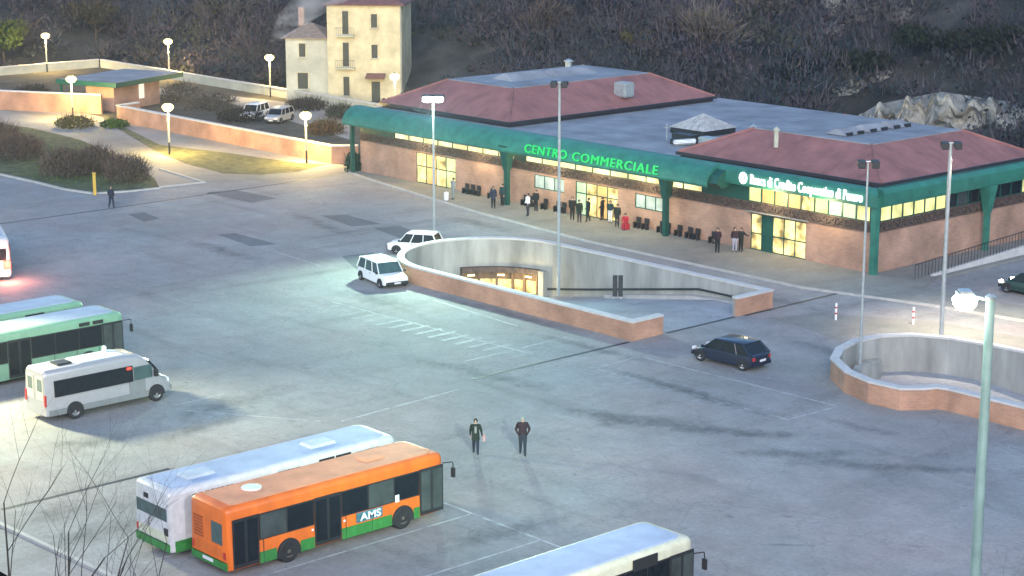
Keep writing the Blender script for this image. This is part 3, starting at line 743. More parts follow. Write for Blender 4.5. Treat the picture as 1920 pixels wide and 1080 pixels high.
def arch(par, x, y, r, side, m='black'):
    b = MB(); n = 14; vs = []
    for k in range(n+1):
        a = PI*k/n; vs.append((x+r*math.cos(a), r*math.sin(a)))
    lo = [(p[0], y, p[1]+.28 if False else max(.2, p[1]+.34)) for p in vs]
    f = [(px_, y, z) for px_, _, z in lo]; g = [(px_, y+side*.012, z) for px_, _, z in lo]
    b.loft([f, g]); return b.build('wheel_arch', m, par)
def bus(name, loc, rz, label, L=10.6, W=2.6, Hh=2.75, body='orange', roof='orangeroof', skirt='busgreen', lower=None, scheme='orange', group=None):
    t = empty(name, loc, rz, label, 'bus', group)
    w = W/2; h = Hh
    b = MB()
    st_ = [(-L/2, .14, .10), (-L/2+.05, .06, .05), (-L/2+.18, 0, 0), (L/2-.5, 0, 0), (L/2-.2, .05, .04), (L/2-.06, .14, .1), (L/2, .24, .2)]
    b.loft([rsec(x, w-i, .28, h-dz, .22) for x, i, dz in st_]); b.build('body', body, t, smooth=True)
    # roof panel
    b = MB(); b.loft([[(x, -w+.28+e, h-dz), (x, w-.28-e, h-dz), (x, w-.34-e, h+.03-dz), (x, -w+.34+e, h+.03-dz)] for x, e, dz in ((-L/2+.35, .1, .0), (-L/2+.6, 0, 0), (L/2-.8, 0, 0), (L/2-.45, .15, .0))]); b.build('roof_panel', roof, t)
    fw = L/2-2.25; rw = -L/2+2.75
    gz0, gz1 = 1.22, 2.26
    if scheme == 'high': gz0, gz1 = 1.15, h-.46
    for s in (-1, 1):
        y = s*w
        def pan(nm, x0, x1, z0, z1, m, th=.012, par=t, bev=0):
            b = MB(); b.box(x0, x1, min(y-s*.02, y+s*th), max(y-s*.02, y+s*th), z0, z1); return b.build(nm, m, par, bev)
        # body wall is nearly vertical; windows proud
        if s == -1:
            doors = [(-L/2+.22, -L/2+1.4), (-1.3, -.02), (L/2-1.36, L/2-.14)]
            if scheme == 'white': doors = doors[1:]
        else: doors = []
        edges = [-L/2+.3]; 
        wins = []
        x = -L/2+.25; segs = []
        cur = -L/2+(1.6 if scheme == 'white' else .22)
        for d0, d1 in doors+[(L/2-.3, L/2)]:
            if d0-cur > .3: segs.append((cur+.03, d0-.03))
            cur = d1
        for a, c in segs:
            bd = pan('window_band', a, c, gz0, gz1, 'black', .008)
            n = max(1, round((c-a)/1.25)); q = (c-a)/n
            for k in range(n):
                b = MB(); x0, x1 = a+k*q+.035, a+(k+1)*q-.035
                b.box(x0, x1, min(y+s*.008, y+s*.02), max(y+s*.008, y+s*.02), gz0+.05, gz1-.05); b.build('window', 'glassm' if (k+int(a*3)) % 3 == 1 and scheme == 'orange' else 'glass', bd)
        for d0, d1 in doors:
            dr = pan('door', d0, d1, .34, gz1+.02, 'dark', .014)
            q = (d1-d0)/2
            for k in range(2):
                b = MB(); b.box(d0+k*q+.07, d0+(k+1)*q-.07, y-.026, y-.014, .5, gz1-.1); b.build('door_glass', 'glassm' if d0 > 2 else 'glass', dr)
        # skirt between wheels
        if skirt:
            for x0, x1 in ((-L/2+.2, rw-.56), (rw+.56, fw-.56), (fw+.56, L/2-.3)):
                parts_ = [(x0, x1)]
                for d0, d1 in doors:
                    np_ = []
                    for a, c in parts_:
                        if d1 <= a or d0 >= c: np_.append((a, c))
                        else:
                            if d0-a > .15: np_.append((a, d0-.02))
                            if c-d1 > .15: np_.append((d1+.02, c))
                    parts_ = np_
                for a, c in parts_: pan('skirt', a, c, .285, .74, skirt, .010)
        for xs_ in [k*1.3-L/2+1.6 for k in range(int(L/1.3)-1)]:
            if all(not (d0-.05 < xs_ < d1+.05) for d0, d1 in doors) and min(abs(xs_-fw), abs(xs_-rw)) > .6:
                b = MB(); b.box(xs_-.012, xs_+.012, min(y, y+s*.011), max(y, y+s*.011), .3, gz0); b.build('panel_seam', 'dark', t)
        for xx in (fw, rw):
            n = 14; b = MB(); vs = [(xx+.56*math.cos(PI*k/n), .42+.56*math.sin(PI*k/n)) for k in range(n+1)]+[(xx-.56, .27), (xx+.56, .27)]
            b.loft([[(px_, y-s*.02, z) for px_, z in vs], [(px_, y+s*.016, z) for px_, z in vs]]); b.build('wheel_arch', 'black', t)
            wheel(t, xx, s*(w-.1), .45, .26, 'hub', side=s)
    # front and rear
    b = MB(); b.box(L/2-.06, L/2+.012, -w+.32, w-.32, 1.1, 2.2); b.build('windscreen', 'glass', t, .01)
    b = MB(); b.box(L/2-.03, L/2+.03, -w+.3, w-.3, .3, .62); b.build('front_bumper', skirt or 'silverd', t, .02)
    for s in (-1, 1):
        b = MB(); b.box(L/2-.04, L/2+.02, s*.75-.16, s*.75+.16, .68, .86); b.build('headlight', 'plate', t, .02)
    X = -L/2
    if scheme == 'orange':
        b = MB(); b.box(X-.012, X+.05, -.95, -.2, 1.22, 2.1); b.build('rear_window', 'glassg', t, .02)
        b = MB()
        for k in range(7): b.box(X-.02, X+.05, .35, .98, 1.25+.125*k, 1.32+.125*k)
        b.build('vent_grille', mat('rust_orange_slats', (.34, .07, .015), .6), t)
        b = MB(); b.box(X-.012, X+.05, -.95, .95, .78, 1.12); b.build('engine_hatch', 'orange', t, .02)
        b = MB(); b.box(X-.03, X+.12, -w+.1, w-.1, .28, .62); b.build('rear_bumper', 'busgreen', t, .03)
        b = MB(); b.box(X-.04, X-.02, -.3, .4, .42, .55); b.build('number_plate', 'plate', t)
    elif scheme == 'white':
        b = MB(); b.box(X-.012, X+.05, -w+.2, w-.2, 1.5, 2.05); b.build('rear_window', 'glassg', t, .02)
        b = MB(); b.box(X-.012, X+.05, .2, .55, 2.15, 2.36); b.build('route_display', 'dark', t, .01)
        b = MB(); b.box(X-.012, X+.05, -w+.15, w-.15, .66, 1.05); b.build('rear_panel', 'buswhitey', t, .02)
        b = MB(); b.box(X-.03, X+.12, -w+.1, w-.1, .28, .64); b.build('rear_bumper', 'busgreen', t, .03)
        b = MB(); b.box(X-.02, X+.05, -w+.16, -w+.42, .95, 1.25); b.build('tail_light', 'dark', t)
    else:
        b = MB(); b.box(X-.012, X+.05, -w+.25, w-.25, 1.3, 2.1); b.build('rear_window', 'glass', t, .02)
    for s in (-1, 1):
        if scheme != 'white' or s > 0:
            b = MB(); b.box(X-.025, X+.04, s*(w-.24)-.07, s*(w-.24)+.07, .72, 1.0); b.build('tail_light', 'redlens', t, .01)
        b = MB(); b.tube((L/2-.05, s*(w-.15), 2.25), (L/2+.28, s*(w+.12), 2.3), .025, .025, 6); b.tube((L/2+.28, s*(w+.12), 2.3), (L/2+.3, s*(w+.14), 2.05), .025, .025, 6)
        b.box(L/2+.24, L/2+.34, s*(w+.14)-.1, s*(w+.14)+.1, 1.65, 2.05); b.build('wing_mirror', 'black', t, .02)
    return t
def hatch(par, x, y, l, wd, m, h=2.6, hh=.08, shape='box'):
    b = MB()
    if shape == 'box': b.hexa([(x-l/2, y-wd/2, h), (x+l/2, y-wd/2, h), (x+l/2, y+wd/2, h), (x-l/2, y+wd/2, h)], [(x-l/2+.07, y-wd/2+.07, h+hh), (x+l/2-.07, y-wd/2+.07, h+hh), (x+l/2-.07, y+wd/2-.07, h+hh), (x-l/2+.07, y+wd/2-.07, h+hh)])
    else: b.lathe([(l/2, h), (l/2, h+hh*.6), (l/2*.6, h+hh), (.01, h+hh)], (x, y, 0), 16)
    return b.build('roof_hatch', m, par, .015)

ob = bus('city_bus', (14.9, -54.75, 0), PI/2, 'orange city bus with green skirt and dark windows, parked beside the white bus')
hatch(ob, -3.2, .15, .8, .8, 'white', 2.77, .1, 'round'); hatch(ob, 2.5, .1, 1.0, .8, 'orangeroof', 2.77, .05)
b = MB(); b.box(.7, 2.0, -1.325, -1.312, .80, 1.2)
ad = b.build('advert_panel', mat('advert_blue', (.06, .16, .20), .4, var=.5, scale=2), ob)
tm = text_mesh('lettering', 'AMS', .42, 'plate', .006, width=1.05, bold=.01); tm.parent = ad; tm.location = (1.4, -1.332, .98); tm.rotation_euler = (PI/2, 0, 0)
b = MB(); b.box(2.65, 2.85, -1.335, -1.322, 1.2, 1.5); b.build('window_notice', 'plate', ob)
for x in (-1.42, .12):
    b = MB(); b.box(x-.05, x+.05, -1.322, -1.312, 1.0, 1.08); b.build('white_sticker', 'plate', ob)
wb = bus('city_bus', (11.8, -55.0, 0), PI/2, 'white city bus with pale blue roof and green-edged rear, parked beside the orange bus', L=11.2, body='buswhite', roof='roofblue', scheme='white')
hatch(wb, -3.6, -.1, 1.3, .9, 'rooflight', 2.77, .12); hatch(wb, 2.3, -.1, 1.3, .9, 'rooflight', 2.77, .12)
b = MB()
for x0 in (1.5, 2.35): b.box(x0, x0+.75, -1.312, -1.28, 2.34, 2.54)
b.build('dark_vent', 'black', wb)
for x, s_, tx in ((-3.6, 1.9, 'contram'), (0.0, 1.1, 'contram'), (4.0, 1.2, 'contram')):
    tm = text_mesh('lettering', tx, .26, 'dark', .004, width=s_); tm.parent = wb; tm.location = (x, -1.308, 2.44); tm.rotation_euler = (PI/2, 0, 0)
b3 = bus('city_bus', (28.8, -55.3, 0), PI/2, 'white bus cut off by the bottom edge, pale blue roof and black mirror arm', L=11.6, Hh=2.95, body='buswhitey', roof='roofblue', scheme='high', skirt=None)
b = MB(); b.box(2.6, 3.8, -1.325, -1.28, 2.4, 2.82); b.build('dark_vent', 'black', b3)
gb = bus('city_bus', (-15.0, -51.9, 0), PI/2, 'mint green bus with pale roof and black windows, parked right behind the silver minibus', L=11, body='busmint', roof='rooflight', scheme='high', skirt='busmint')
b = MB(); b.box(2.8, 3.4, -1.315, -1.28, 2.36, 2.54); b.box(3.6, 4.2, -1.315, -1.28, 2.36, 2.54); b.build('dark_vent', 'black', gb)
gb2 = bus('city_bus', (-18.5, -52.2, 0), PI/2, 'mint green bus farthest back, mostly hidden by the other mint green bus', L=11, body='busmint', roof='rooflight', scheme='high', skirt='busmint')
b = MB(); b.box(1.9, 3.0, -1.315, -1.28, 2.36, 2.54); b.build('dark_vent', 'black', gb2)

# bus with burning tail light at the very left edge
_q = Vector(G(24, 528))-Vector((math.cos(R(48)), math.sin(R(48))))*.0+Vector((math.cos(R(158)), math.sin(R(158))))*5.3+Vector((-math.sin(R(158)), math.cos(R(158))))*1.3
lb = bus('city_bus', (_q.x, _q.y, 0), R(158), 'bus with a glowing red tail light just entering at the left edge', L=10, body='buswhite', roof='rooflight', scheme='high', skirt=None)
b = MB(); b.box(-5.10, -4.9, -1.26, -.82, .75, 1.3); b.build('brake_light', 'e_tail', lb, .02)
b = MB(); b.box(-5.06, -4.9, -1.2, -.92, .45, .66); b.build('reversing_light', 'e_head', lb, .02)
_pl = bpy.data.lights.new('brake_glow', 'POINT'); _pl.energy = 130; _pl.color = (1, .25, .15); _pl.shadow_soft_size = .2
_po = bpy.data.objects.new('brake_glow', _pl); C.objects.link(_po); _po.parent = lb; _po.location = (-5.7, -1.1, 1.0)
# silver minibus
def minibus(loc, rz):
    t = empty('minibus', loc, rz, 'silver minibus with black window band and open lit rear doors look, parked in front of the green bus', 'minibus')
    L, w, h = 6.3, .98, 2.28
    b = MB()
    def sec(x, zt, ww=w, z0=.32): return rsec(x, ww, z0, zt, min(.22, (zt-z0)*.3), .05, ww-.12)
    S_ = [sec(-L/2, h-.08, w-.06), sec(-L/2+.12, h, w), sec(1.0, h, w), sec(1.55, h-.06, w), sec(1.95, h-.32, w), sec(2.35, 1.5, w-.02), sec(2.55, 1.22, w-.02), sec(2.95, 1.02, w-.08), sec(L/2-.02, .86, w-.16), sec(L/2+.06, .6, w-.25)]
    b.loft(S_); b.build('body', 'silver', t, smooth=True)
    for s in (-1, 1):
        y = s*w
        def q(nm, x0, x1, z0, z1, m, th=.014, tilt=.05):
            b = MB(); yy0, yy1 = y-s*.03, y+s*th
            b.hexa([(x0, yy0, z0), (x1, yy0, z0), (x1, yy1, z0), (x0, yy1, z0)], [(x0, yy0-s*tilt, z1), (x1, yy0-s*tilt, z1), (x1, yy1-s*tilt, z1), (x0, yy1-s*tilt, z1)]); return b.build(nm, m, t)
        q('window_band', -L/2+.42, 1.15, 1.12, 1.82, 'glass'); q('cab_door_glass', 1.22, 2.12, 1.16, 1.72, 'glassg')
        q('sill', -L/2+.1, 2.3, .33, .58, 'silverd', .02, 0); q('side_strip', .95, 1.75, .58, 1.14, 'silverd', .012, 0) if s < 0 else None
        for xx in (-L/2+1.35, L/2-.85):
            b = MB(); n = 12; vs = [(xx+.42*math.cos(PI*k/n), .36+.42*math.sin(PI*k/n)) for k in range(n+1)]+[(xx-.42, .3), (xx+.42, .3)]
            b.loft([[(a, y-s*.02, z) for a, z in vs], [(a, y+s*.024, z) for a, z in vs]]); b.build('wheel_arch', 'black', t)
            wheel(t, xx, s*(w-.07), .34, .22, 'rim', side=s)
        b = MB(); b.box(-L/2-.03, -L/2+.05, s*(w-.14)-.07, s*(w-.14)+.07, .75, 1.25); b.build('tail_light', 'redlens', t, .01)
        b = MB(); b.box(2.15, 2.3, s*(w+.16)-.1, s*(w+.16)+.1, 1.2, 1.5); b.build('wing_mirror', 'black', t, .02)
        b = MB(); b.box(2.98, 3.12, s*.62-.13, s*.62+.13, .72, .92); b.build('headlight', 'plate', t, .02)
        b = MB(); b.box(-L/2-.014, -L/2+.04, s*.42-.3, s*.42+.3, .95, 2.0); dr = b.build('rear_door', 'buswhitey', t, .015)  # rear doors toned yellowish on a silver body for a lit look
        b = MB(); b.box(-L/2-.022, -L/2-.01, s*.42-.2, s*.42+.2, 1.35, 1.88); b.build('door_glass', 'glassg', dr)
    b = MB(); b.hexa([(2.02, -w+.16, 1.86), (2.46, -w+.1, 1.32), (2.46, w-.1, 1.32), (2.02, w-.16, 1.86)], [(2.06, -w+.16, 1.92), (2.52, -w+.1, 1.36), (2.52, w-.1, 1.36), (2.06, w-.16, 1.92)]); b.build('windscreen', 'glass', t)
    b = MB(); b.box(L/2-.1, L/2+.1, -w+.22, w-.22, .32, .58); b.build('front_bumper', 'silverd', t, .03)
    b = MB(); b.box(-2.2, -1.5, -.35, .35, h, h+.08); b.build('roof_hatch', 'dark', t, .02)
    b = MB(); b.box(-1.3, .9, -.6, .6, h, h+.03); b.build('roof_panel', 'rooflight', t)
    b = MB(); b.lathe([(.1, 0), (.1, .2), (.05, .26), (.01, .27)], (.6, .5, h), 10); b.build('roof_beacon', 'white', t)
    b = MB(); b.box(.85, 1.05, -w-.02, -w+.02, 1.68, 1.78); b.build('reflector', 'e_tail', t)  # glows of itself, standing in for a reflected glint
    return t
mb_ = minibus((-7.25, -51.75, 0), PI/2)
mb_.scale = (1.1, 1.08, 1.12)
mb_['label'] = 'silver minibus with a black window band, parked in front of the mint green buses'

def car(name, loc, rz, label, paint, L=3.8, W=1.55, Hh=1.42, boxy=True, rim='rim', group=None, hood=.95, glass='glass', lampm='plate'):
    t = empty(name, loc, rz, label, 'car', group)
    w = W/2; zb = .86 if boxy else .84
    b = MB()
    def sec(x, ww, z0, zt, r=.12): return rsec(x, ww, z0, zt, r, .05, ww-.05, 3)
    if boxy: S_ = [(-L/2, w-.1, .34, .78), (-L/2+.06, w-.03, .25, zb-.02), (-L/2+.3, w, .22, zb+.02), (L/2-hood, w, .22, zb), (L/2-.25, w-.04, .22, zb-.12), (L/2-.05, w-.08, .26, zb-.2), (L/2, w-.14, .36, zb-.3)]
    else: S_ = [(-L/2, w-.14, .38, .78), (-L/2+.08, w-.05, .28, zb+.02), (-L/2+.4, w, .22, zb+.06), (L/2-hood-.1, w, .22, zb), (L/2-.5, w-.05, .22, zb-.14), (L/2-.14, w-.14, .24, zb-.28), (L/2, w-.3, .34, zb-.36)]
    b.loft([sec(*q) for q in S_]); b.build('body', paint, t, smooth=True)
    # greenhouse
    xr0, xr1 = (-L/2+.06, -L/2+.32) if boxy else (-L/2+.12, -L/2+.75)
    xf0, xf1 = (L/2-hood+.1, L/2-hood-.38) if boxy else (L/2-hood+.1, L/2-hood-.62)
    b = MB(); wt = w-.16; zt = Hh-.05
    B_ = [(xr0, -w+.06, zb-.03), (xf0, -w+.06, zb-.03), (xf0, w-.06, zb-.03), (xr0, w-.06, zb-.03)]
    T_ = [(xr1, -wt, zt), (xf1, -wt, zt), (xf1, wt, zt), (xr1, wt, zt)]
    b.hexa(B_, T_); b.build('window_glass', glass, t)
    b = MB(); b.loft([rsec(x, ww, zt-.01, zt+dz, .03, .01, ww-.03, 2) for x, ww, dz in ((xr1-.04, wt-.02, .02), (xr1+.12, wt+.03, .06), ((xr1+xf1)/2, wt+.03, .075), (xf1-.1, wt+.03, .05), (xf1+.03, wt-.02, .02))]); b.build('roof', paint, t, smooth=True)
    b = MB()
    def lerp(p, q, k): return tuple(a+(c-a)*k for a, c in zip(p, q))
    for s in (0, 1):
        i0, i1 = (0, 1) if s == 0 else (3, 2); sg = -1 if s == 0 else 1
        for k, r_ in ((0, .055 if boxy else .07), (1, .035)):
            bb, tt = (B_[i0], T_[i0]) if k == 0 else (B_[i1], T_[i1])
            b = MB(); b.tube((bb[0], bb[1], bb[2]), (tt[0], tt[1], tt[2]), r_, r_*.8, 6); b.build('pillar', paint, t)
        for k in ((.36, .7) if boxy else (.3, .66)):
            bb, tt = lerp(B_[i0], B_[i1], k), lerp(T_[i0], T_[i1], k); b = MB(); b.tube(bb, tt, .035, .03, 6); b.build('pillar', paint, t)
    for s in (-1, 1):
        for xx in (-L/2+.62, L/2-.68):
            r_ = .28 if boxy else .31
            b = MB(); n = 12; vs = [(xx+(r_+.07)*math.cos(PI*k/n), .27+(r_+.07)*math.sin(PI*k/n)) for k in range(n+1)]+[(xx-r_-.07, .22), (xx+r_+.07, .22)]
            b.loft([[(a, s*(w-.03), z) for a, z in vs], [(a, s*(w+.008), z) for a, z in vs]]); b.build('wheel_arch', 'black', t)
            wheel(t, xx, s*(w-.07), r_, .18, rim, side=s)
        b = MB(); b.box(L/2-.14, L/2+.01, s*(w-.27)-.13, s*(w-.27)+.13, .54, .68); b.build('headlight', lampm, t, .02)
        b = MB(); b.box(-L/2-.01, -L/2+.12, s*(w-.22)-.1, s*(w-.22)+.1, .58, .78); b.build('tail_light', 'redlens', t, .02)
        b = MB(); b.box(xf0-.12, xf0, s*(w+.08)-.07, s*(w+.08)+.07, zb+.0, zb+.14); b.build('wing_mirror', paint if not boxy else 'black', t, .02)
        b = MB(); b.box(-.1, .06, s*(w+.006)-.008, s*(w+.006)+.008, .7, .73); b.build('door_handle', 'dark', t)
    b = MB(); b.box(L/2-.1, L/2+.05, -w+.12, w-.12, .26, .46); b.build('front_bumper', 'dark', t, .02)
    b = MB(); b.box(-L/2-.05, -L/2+.1, -w+.12, w-.12, .28, .48); b.build('rear_bumper', 'dark' if boxy else paint, t, .02)
    b = MB(); b.box(L/2+.05, L/2+.06, -.22, .22, .32, .42); b.build('number_plate', 'plate', t)
    b = MB(); b.box(-L/2-.062, -L/2-.05, -.24, .24, .5 if not boxy else .34, .62 if not boxy else .44); b.build('number_plate', 'plate', t)
    return t
car('hatchback_car', G(718, 530)+(0,), R(-12), 'small white boxy hatchback, wholly visible beside the rounded end of the parapet', 'white', L=4.0, W=1.78, Hh=1.5, glass='glassg')
car('hatchback_car', G(779, 474)+(0,), R(212), 'small white hatchback half hidden behind the rounded end of the parapet', 'white', L=3.55, W=1.55, Hh=1.45)
bc = car('hatchback_car', (7.9, -22.75, 0), R(183), 'dark blue hatchback with bright wheels driving between the two ramps', 'navy', L=4.15, W=1.72, Hh=1.4, boxy=False, rim='rimw')
car('parked_car', G(1940, 553)+(0,), R(178), 'dark green car at the right edge, in front of the station side', 'cargreen', L=4.3, W=1.7, Hh=1.4, boxy=False, lampm='e_head')
car('parked_car', G(478, 222)+(0,), R(-60), 'white car parked behind the long brick park wall', 'white', L=4.0, W=1.6, Hh=1.5)
car('parked_car', G(524, 228)+(0,), R(-60), 'pale car beside the white car behind the park wall, nearer the station', 'silver', L=4.0, W=1.6, Hh=1.4)

# ---------------------------------------------------------------- people
def person(px, py, label, top, legs, hairm='hair', face=0.0, h=1.72, pose='stand', coat=.0, arm=None, lean=0, group=None, z=0.0, seated=False, skirt=False, loc=None):
    """one continuous skinned body; clothes are regions of that surface"""
    p = loc or G3(px, py, z)
    t = empty('person', (p[0], p[1], z), face, label, 'person', group)
    s = h/1.72
    if seated:
        hip = (0, 0, .5); kn = [(.42, .1, .5), (.42, -.1, .5)]; ft = [(.44, .1, .07), (.44, -.1, .07)]; toe = [(.58, .1, .04), (.58, -.1, .04)]; dz = -.42; fx = .18
    else:
        st_ = .14 if pose == 'walk' else .02
        hip = (0, 0, .92); kn = [(st_*.8+.03, .09, .5), (-st_*.2, -.09, .5)]; ft = [(st_*1.2, .1, .08), (-st_*1.4, -.1, .1)]; toe = [(st_*1.2+.14, .11, .04), (-st_*1.4+.14, -.11, .04)]; dz = 0; fx = 0
    V = []; E_ = []; Rr = []
    def n(p, r, par=None):
        V.append(tuple(c*s for c in p)); Rr.append(r*s*(1.22 if .04 < r < .2 and r not in (.055, .085, .07, .0551) else 1.0))
        if par is not None: E_.append((par, len(V)-1))
        return len(V)-1
    pel = n((0, 0, hip[2]), .135)
    wst = n((fx*.1, 0, 1.08+dz), .125, pel); ch = n((fx*.5, 0, 1.3+dz), .15, wst); nb = n((fx*.7, 0, 1.44+dz), .085, ch)
    nk = n((fx*.75, 0, 1.5+dz), .055, nb); hd = n((fx*.8+.015, 0, 1.585+dz), .085, nk); ht = n((fx*.8, 0, 1.68+dz), .07, hd)
    nose = n((fx*.8+.1, 0, 1.585+dz), .014, hd)
    fi = []
    hands = []
    for i, sy in enumerate((1, -1)):
        hh = n((hip[0], sy*.09, hip[2]-.05), .10, pel); k_ = n(kn[i], .066, hh); a_ = n(ft[i], .045, k_); n(toe[i], .036, a_)
        sh = n((fx*.55, sy*.18, 1.38+dz), .082, ch)
        sw = (.1 if i == 0 else -.1) if pose == 'walk' else .02
        el = (fx*.5+sw*.4, sy*.25, 1.1+dz); wr = (fx*.5+sw+.05, sy*.25, .87+dz)
        if arm is None and not seated:
            kx = random.choice((0, 0, 1, 2)); el = (el[0]+random.uniform(-.05, .05), sy*.225, el[2])
            wr = ((wr[0], sy*.21, wr[2]), (.17, sy*.12, 1.0), (.12, sy*.2, .93))[kx]
        if arm == 'out' and sy == 1: el = (.12, .42, 1.22); wr = (.2, .68, 1.24)
        if arm == 'bag' and sy == 1: el = (0, .27, 1.12); wr = (.12, .3, .95)
        if arm == 'pocket': el = (-.06, sy*.3, 1.12+dz); wr = (.08, sy*.2, .96+dz)
        if seated: el = (.15, sy*.25, 1.12+dz); wr = (.36, sy*.14, .62)
        e_ = n(el, .05, sh); w_ = n(wr, .033, e_)
        d = (Vector(wr)-Vector(el)).normalized(); pm = Vector(wr)+d*.06; pm_i = n(tuple(pm), .03, w_)
        side = Vector((0, 1, 0)).cross(d); side = side.normalized() if side.length > .1 else Vector((1, 0, 0))
        for q, (off, ln) in enumerate(((-.03, .065), (-.01, .075), (.01, .07), (.03, .055))):
            f1 = n(tuple(pm+side*off+d*.035), .009, pm_i); n(tuple(pm+side*off+d*(.035+ln)+Vector((.01, 0, 0))), .008, f1)
        th = n(tuple(Vector(wr)+side*.045+d*.03), .010, w_); n(tuple(Vector(wr)+side*.06+d*.07), .009, th)
    me = bpy.data.meshes.new('body'); me.from_pydata(V, E_, []); o = bpy.data.objects.new('body', me); C.objects.link(o)
    sk_ = o.modifiers.new('s', 'SKIN'); sk_.use_smooth_shade = True
    for i, r_ in enumerate(Rr):
        k = 1.0
        me.skin_vertices[0].data[i].radius = (r_, r_)
    for i in (pel, wst, ch): me.skin_vertices[0].data[i].radius = (Rr[i]*.95, Rr[i]*1.12)
    me.skin_vertices[0].data[pel].use_root = True
    o.modifiers.new('u', 'SUBSURF').levels = 1
    dg = bpy.context.evaluated_depsgraph_get(); dg.update()
    m2 = bpy.data.meshes.new_from_object(o.evaluated_get(dg)); bpy.data.objects.remove(o); bpy.data.meshes.remove(me)
    m2.materials.clear()
    for mm in ('skin', top, legs, 'black'): m2.materials.append(M[mm])
    wr_z = (.9+dz)*s
    for f in m2.polygons:
        c = f.center; zz = c.z/s; side = abs(c.y/s)
        if zz > 1.475+dz: mi = 0
        elif zz < .11: mi = 3
        elif side > .19 and zz < .9+dz and not seated and arm not in ('out',): mi = 0
        elif arm == 'out' and side > .7: mi = 0
        elif zz > (.98-coat if not seated else .6): mi = 1
        else: mi = 2
        f.material_index = mi; f.use_smooth = True
    bo = bpy.data.objects.new('body', m2); C.objects.link(bo); bo.parent = t
    # hair cap
    b = MB(); hx, hz = (fx*.8-.015)*s, (1.63+dz)*s
    b.lathe([(.098*s, -.07*s), (.102*s, -.02*s), (.094*s, .035*s), (.06*s, .075*s), (.01, .09*s)], (hx-.012, 0, hz), 12); b.build('hair', hairm, t, smooth=True)
    if coat > .05:
        b = MB(); b.lathe([(.15*s, .2*s), (.17*s, 0), (.20*s, -coat*s)], (0, 0, (1.0+dz)*s), 14); b.build('coat_hem', top, t, smooth=True)
    return t
CAMDIR = R(-42)  # facing the camera
p1 = person(892, 851, 'person in a dark open coat with pink shoulder bag, walking across the lot', 'cloth_dgreen', 'cloth_navy', 'hair', CAMDIR, 1.66, 'walk', .28, 'bag')
b = MB(); b.box(.15, .20, -.05, .05, 1.02, 1.34); b.build('shirt_front', 'cloth_grey', p1, .02)
b = MB(); b.tube((0, .14, 1.36), (.05, .36, .95), .012, .012, 5); b.box(-.02, .1, .32, .44, .62, .92); b.build('shoulder_bag', 'pink', p1, .02)
person(980, 853, 'person in a maroon jacket walking across the lot beside the pink bag carrier', 'cloth_maroon', 'jeansd', 'greyhair', CAMDIR, 1.82, 'walk', .05, 'pocket')
person(925, 391, 'person in a long dark coat standing left of the first green post', 'cloth_navy', 'cloth_black', 'hair', CAMDIR, 1.7, coat=.3, z=.12)
person(942, 386, 'person in a teal jacket standing close behind the dark coat by the first post', 'cloth_teal', 'cloth_black', 'hair', R(-80), 1.7, z=.12)
person(990, 405, 'person in a white jacket and navy trousers standing alone on the pavement', 'cloth_white', 'cloth_navy', 'hair', R(-100), 1.7, z=.12)
person(1005, 396, 'person in black behind the white jacket', 'cloth_black', 'cloth_black', 'hair', R(-60), 1.62, z=.12)
person(850, 374, 'person in pale grey standing at the right jamb of the leftmost lit door', 'cloth_grey', 'cloth_grey', 'hair', R(-90), 1.7, z=.12)
person(1073, 413, 'person in black leaning at the left jamb of the main entrance', 'cloth_black', 'cloth_black', 'hair', R(-50), 1.75, z=.12)
person(1086, 417, 'person in dark grey green coat, second from the left jamb of the main entrance', 'cloth_dgreen', 'cloth_maroon', 'hair', R(-20), 1.68, coat=.2, z=.12)
person(1103, 416, 'person in a black jacket in the middle of the lit entrance', 'cloth_black', 'cloth_dgreen', 'hair', R(-110), 1.78, 'walk', z=.12)
person(1129, 413, 'person with dark hair and a dark top at the right side of the lit entrance', 'cloth_black', 'cloth_black', 'hair', R(200), 1.74, z=.12)
person(1144, 418, 'person in teal jacket with pale trousers right of the lit entrance', 'cloth_teal', 'cloth_white', 'hair', R(-60), 1.66, z=.12)
person(1157, 426, 'person in a dark green coat standing next to the one in red', 'cloth_dgreen', 'cloth_navy', 'hair', R(-60), 1.7, coat=.3, z=.12)
rp = person(1173, 430, 'person in red sitting low on the pavement right of the entrance', 'red', 'red', 'hair', R(-60), 1.6, seated=True, z=.12)
b = MB(); b.box(-.22, .22, -.25, .25, 0, .42); b.build('stool', 'red', None, .04, loc=(rp.location.x, rp.location.y, .121)); 
tag(C.objects['stool'], 'red box the person in red sits on', 'box')
person(1345, 474, 'person in black standing alone between the second post and the bank doors', 'cloth_maroon', 'cloth_black', 'hair', R(-60), 1.72, z=.12)
person(1377, 473, 'person in a dark jacket and pale jeans standing left of the bank doors', 'cloth_maroon', 'jeans', 'hair', R(-30), 1.72, z=.12)
person(1389, 472, 'person in black with one arm stretched out towards the bank doors', 'cloth_black', 'cloth_black', 'hair', R(-70), 1.66, z=.12, arm='out')
person(209, 390, 'person in dark clothes striding along the road edge by the yellow post', 'cloth_navy', 'cloth_navy', 'hair', R(0), 1.72, 'walk', z=.01)

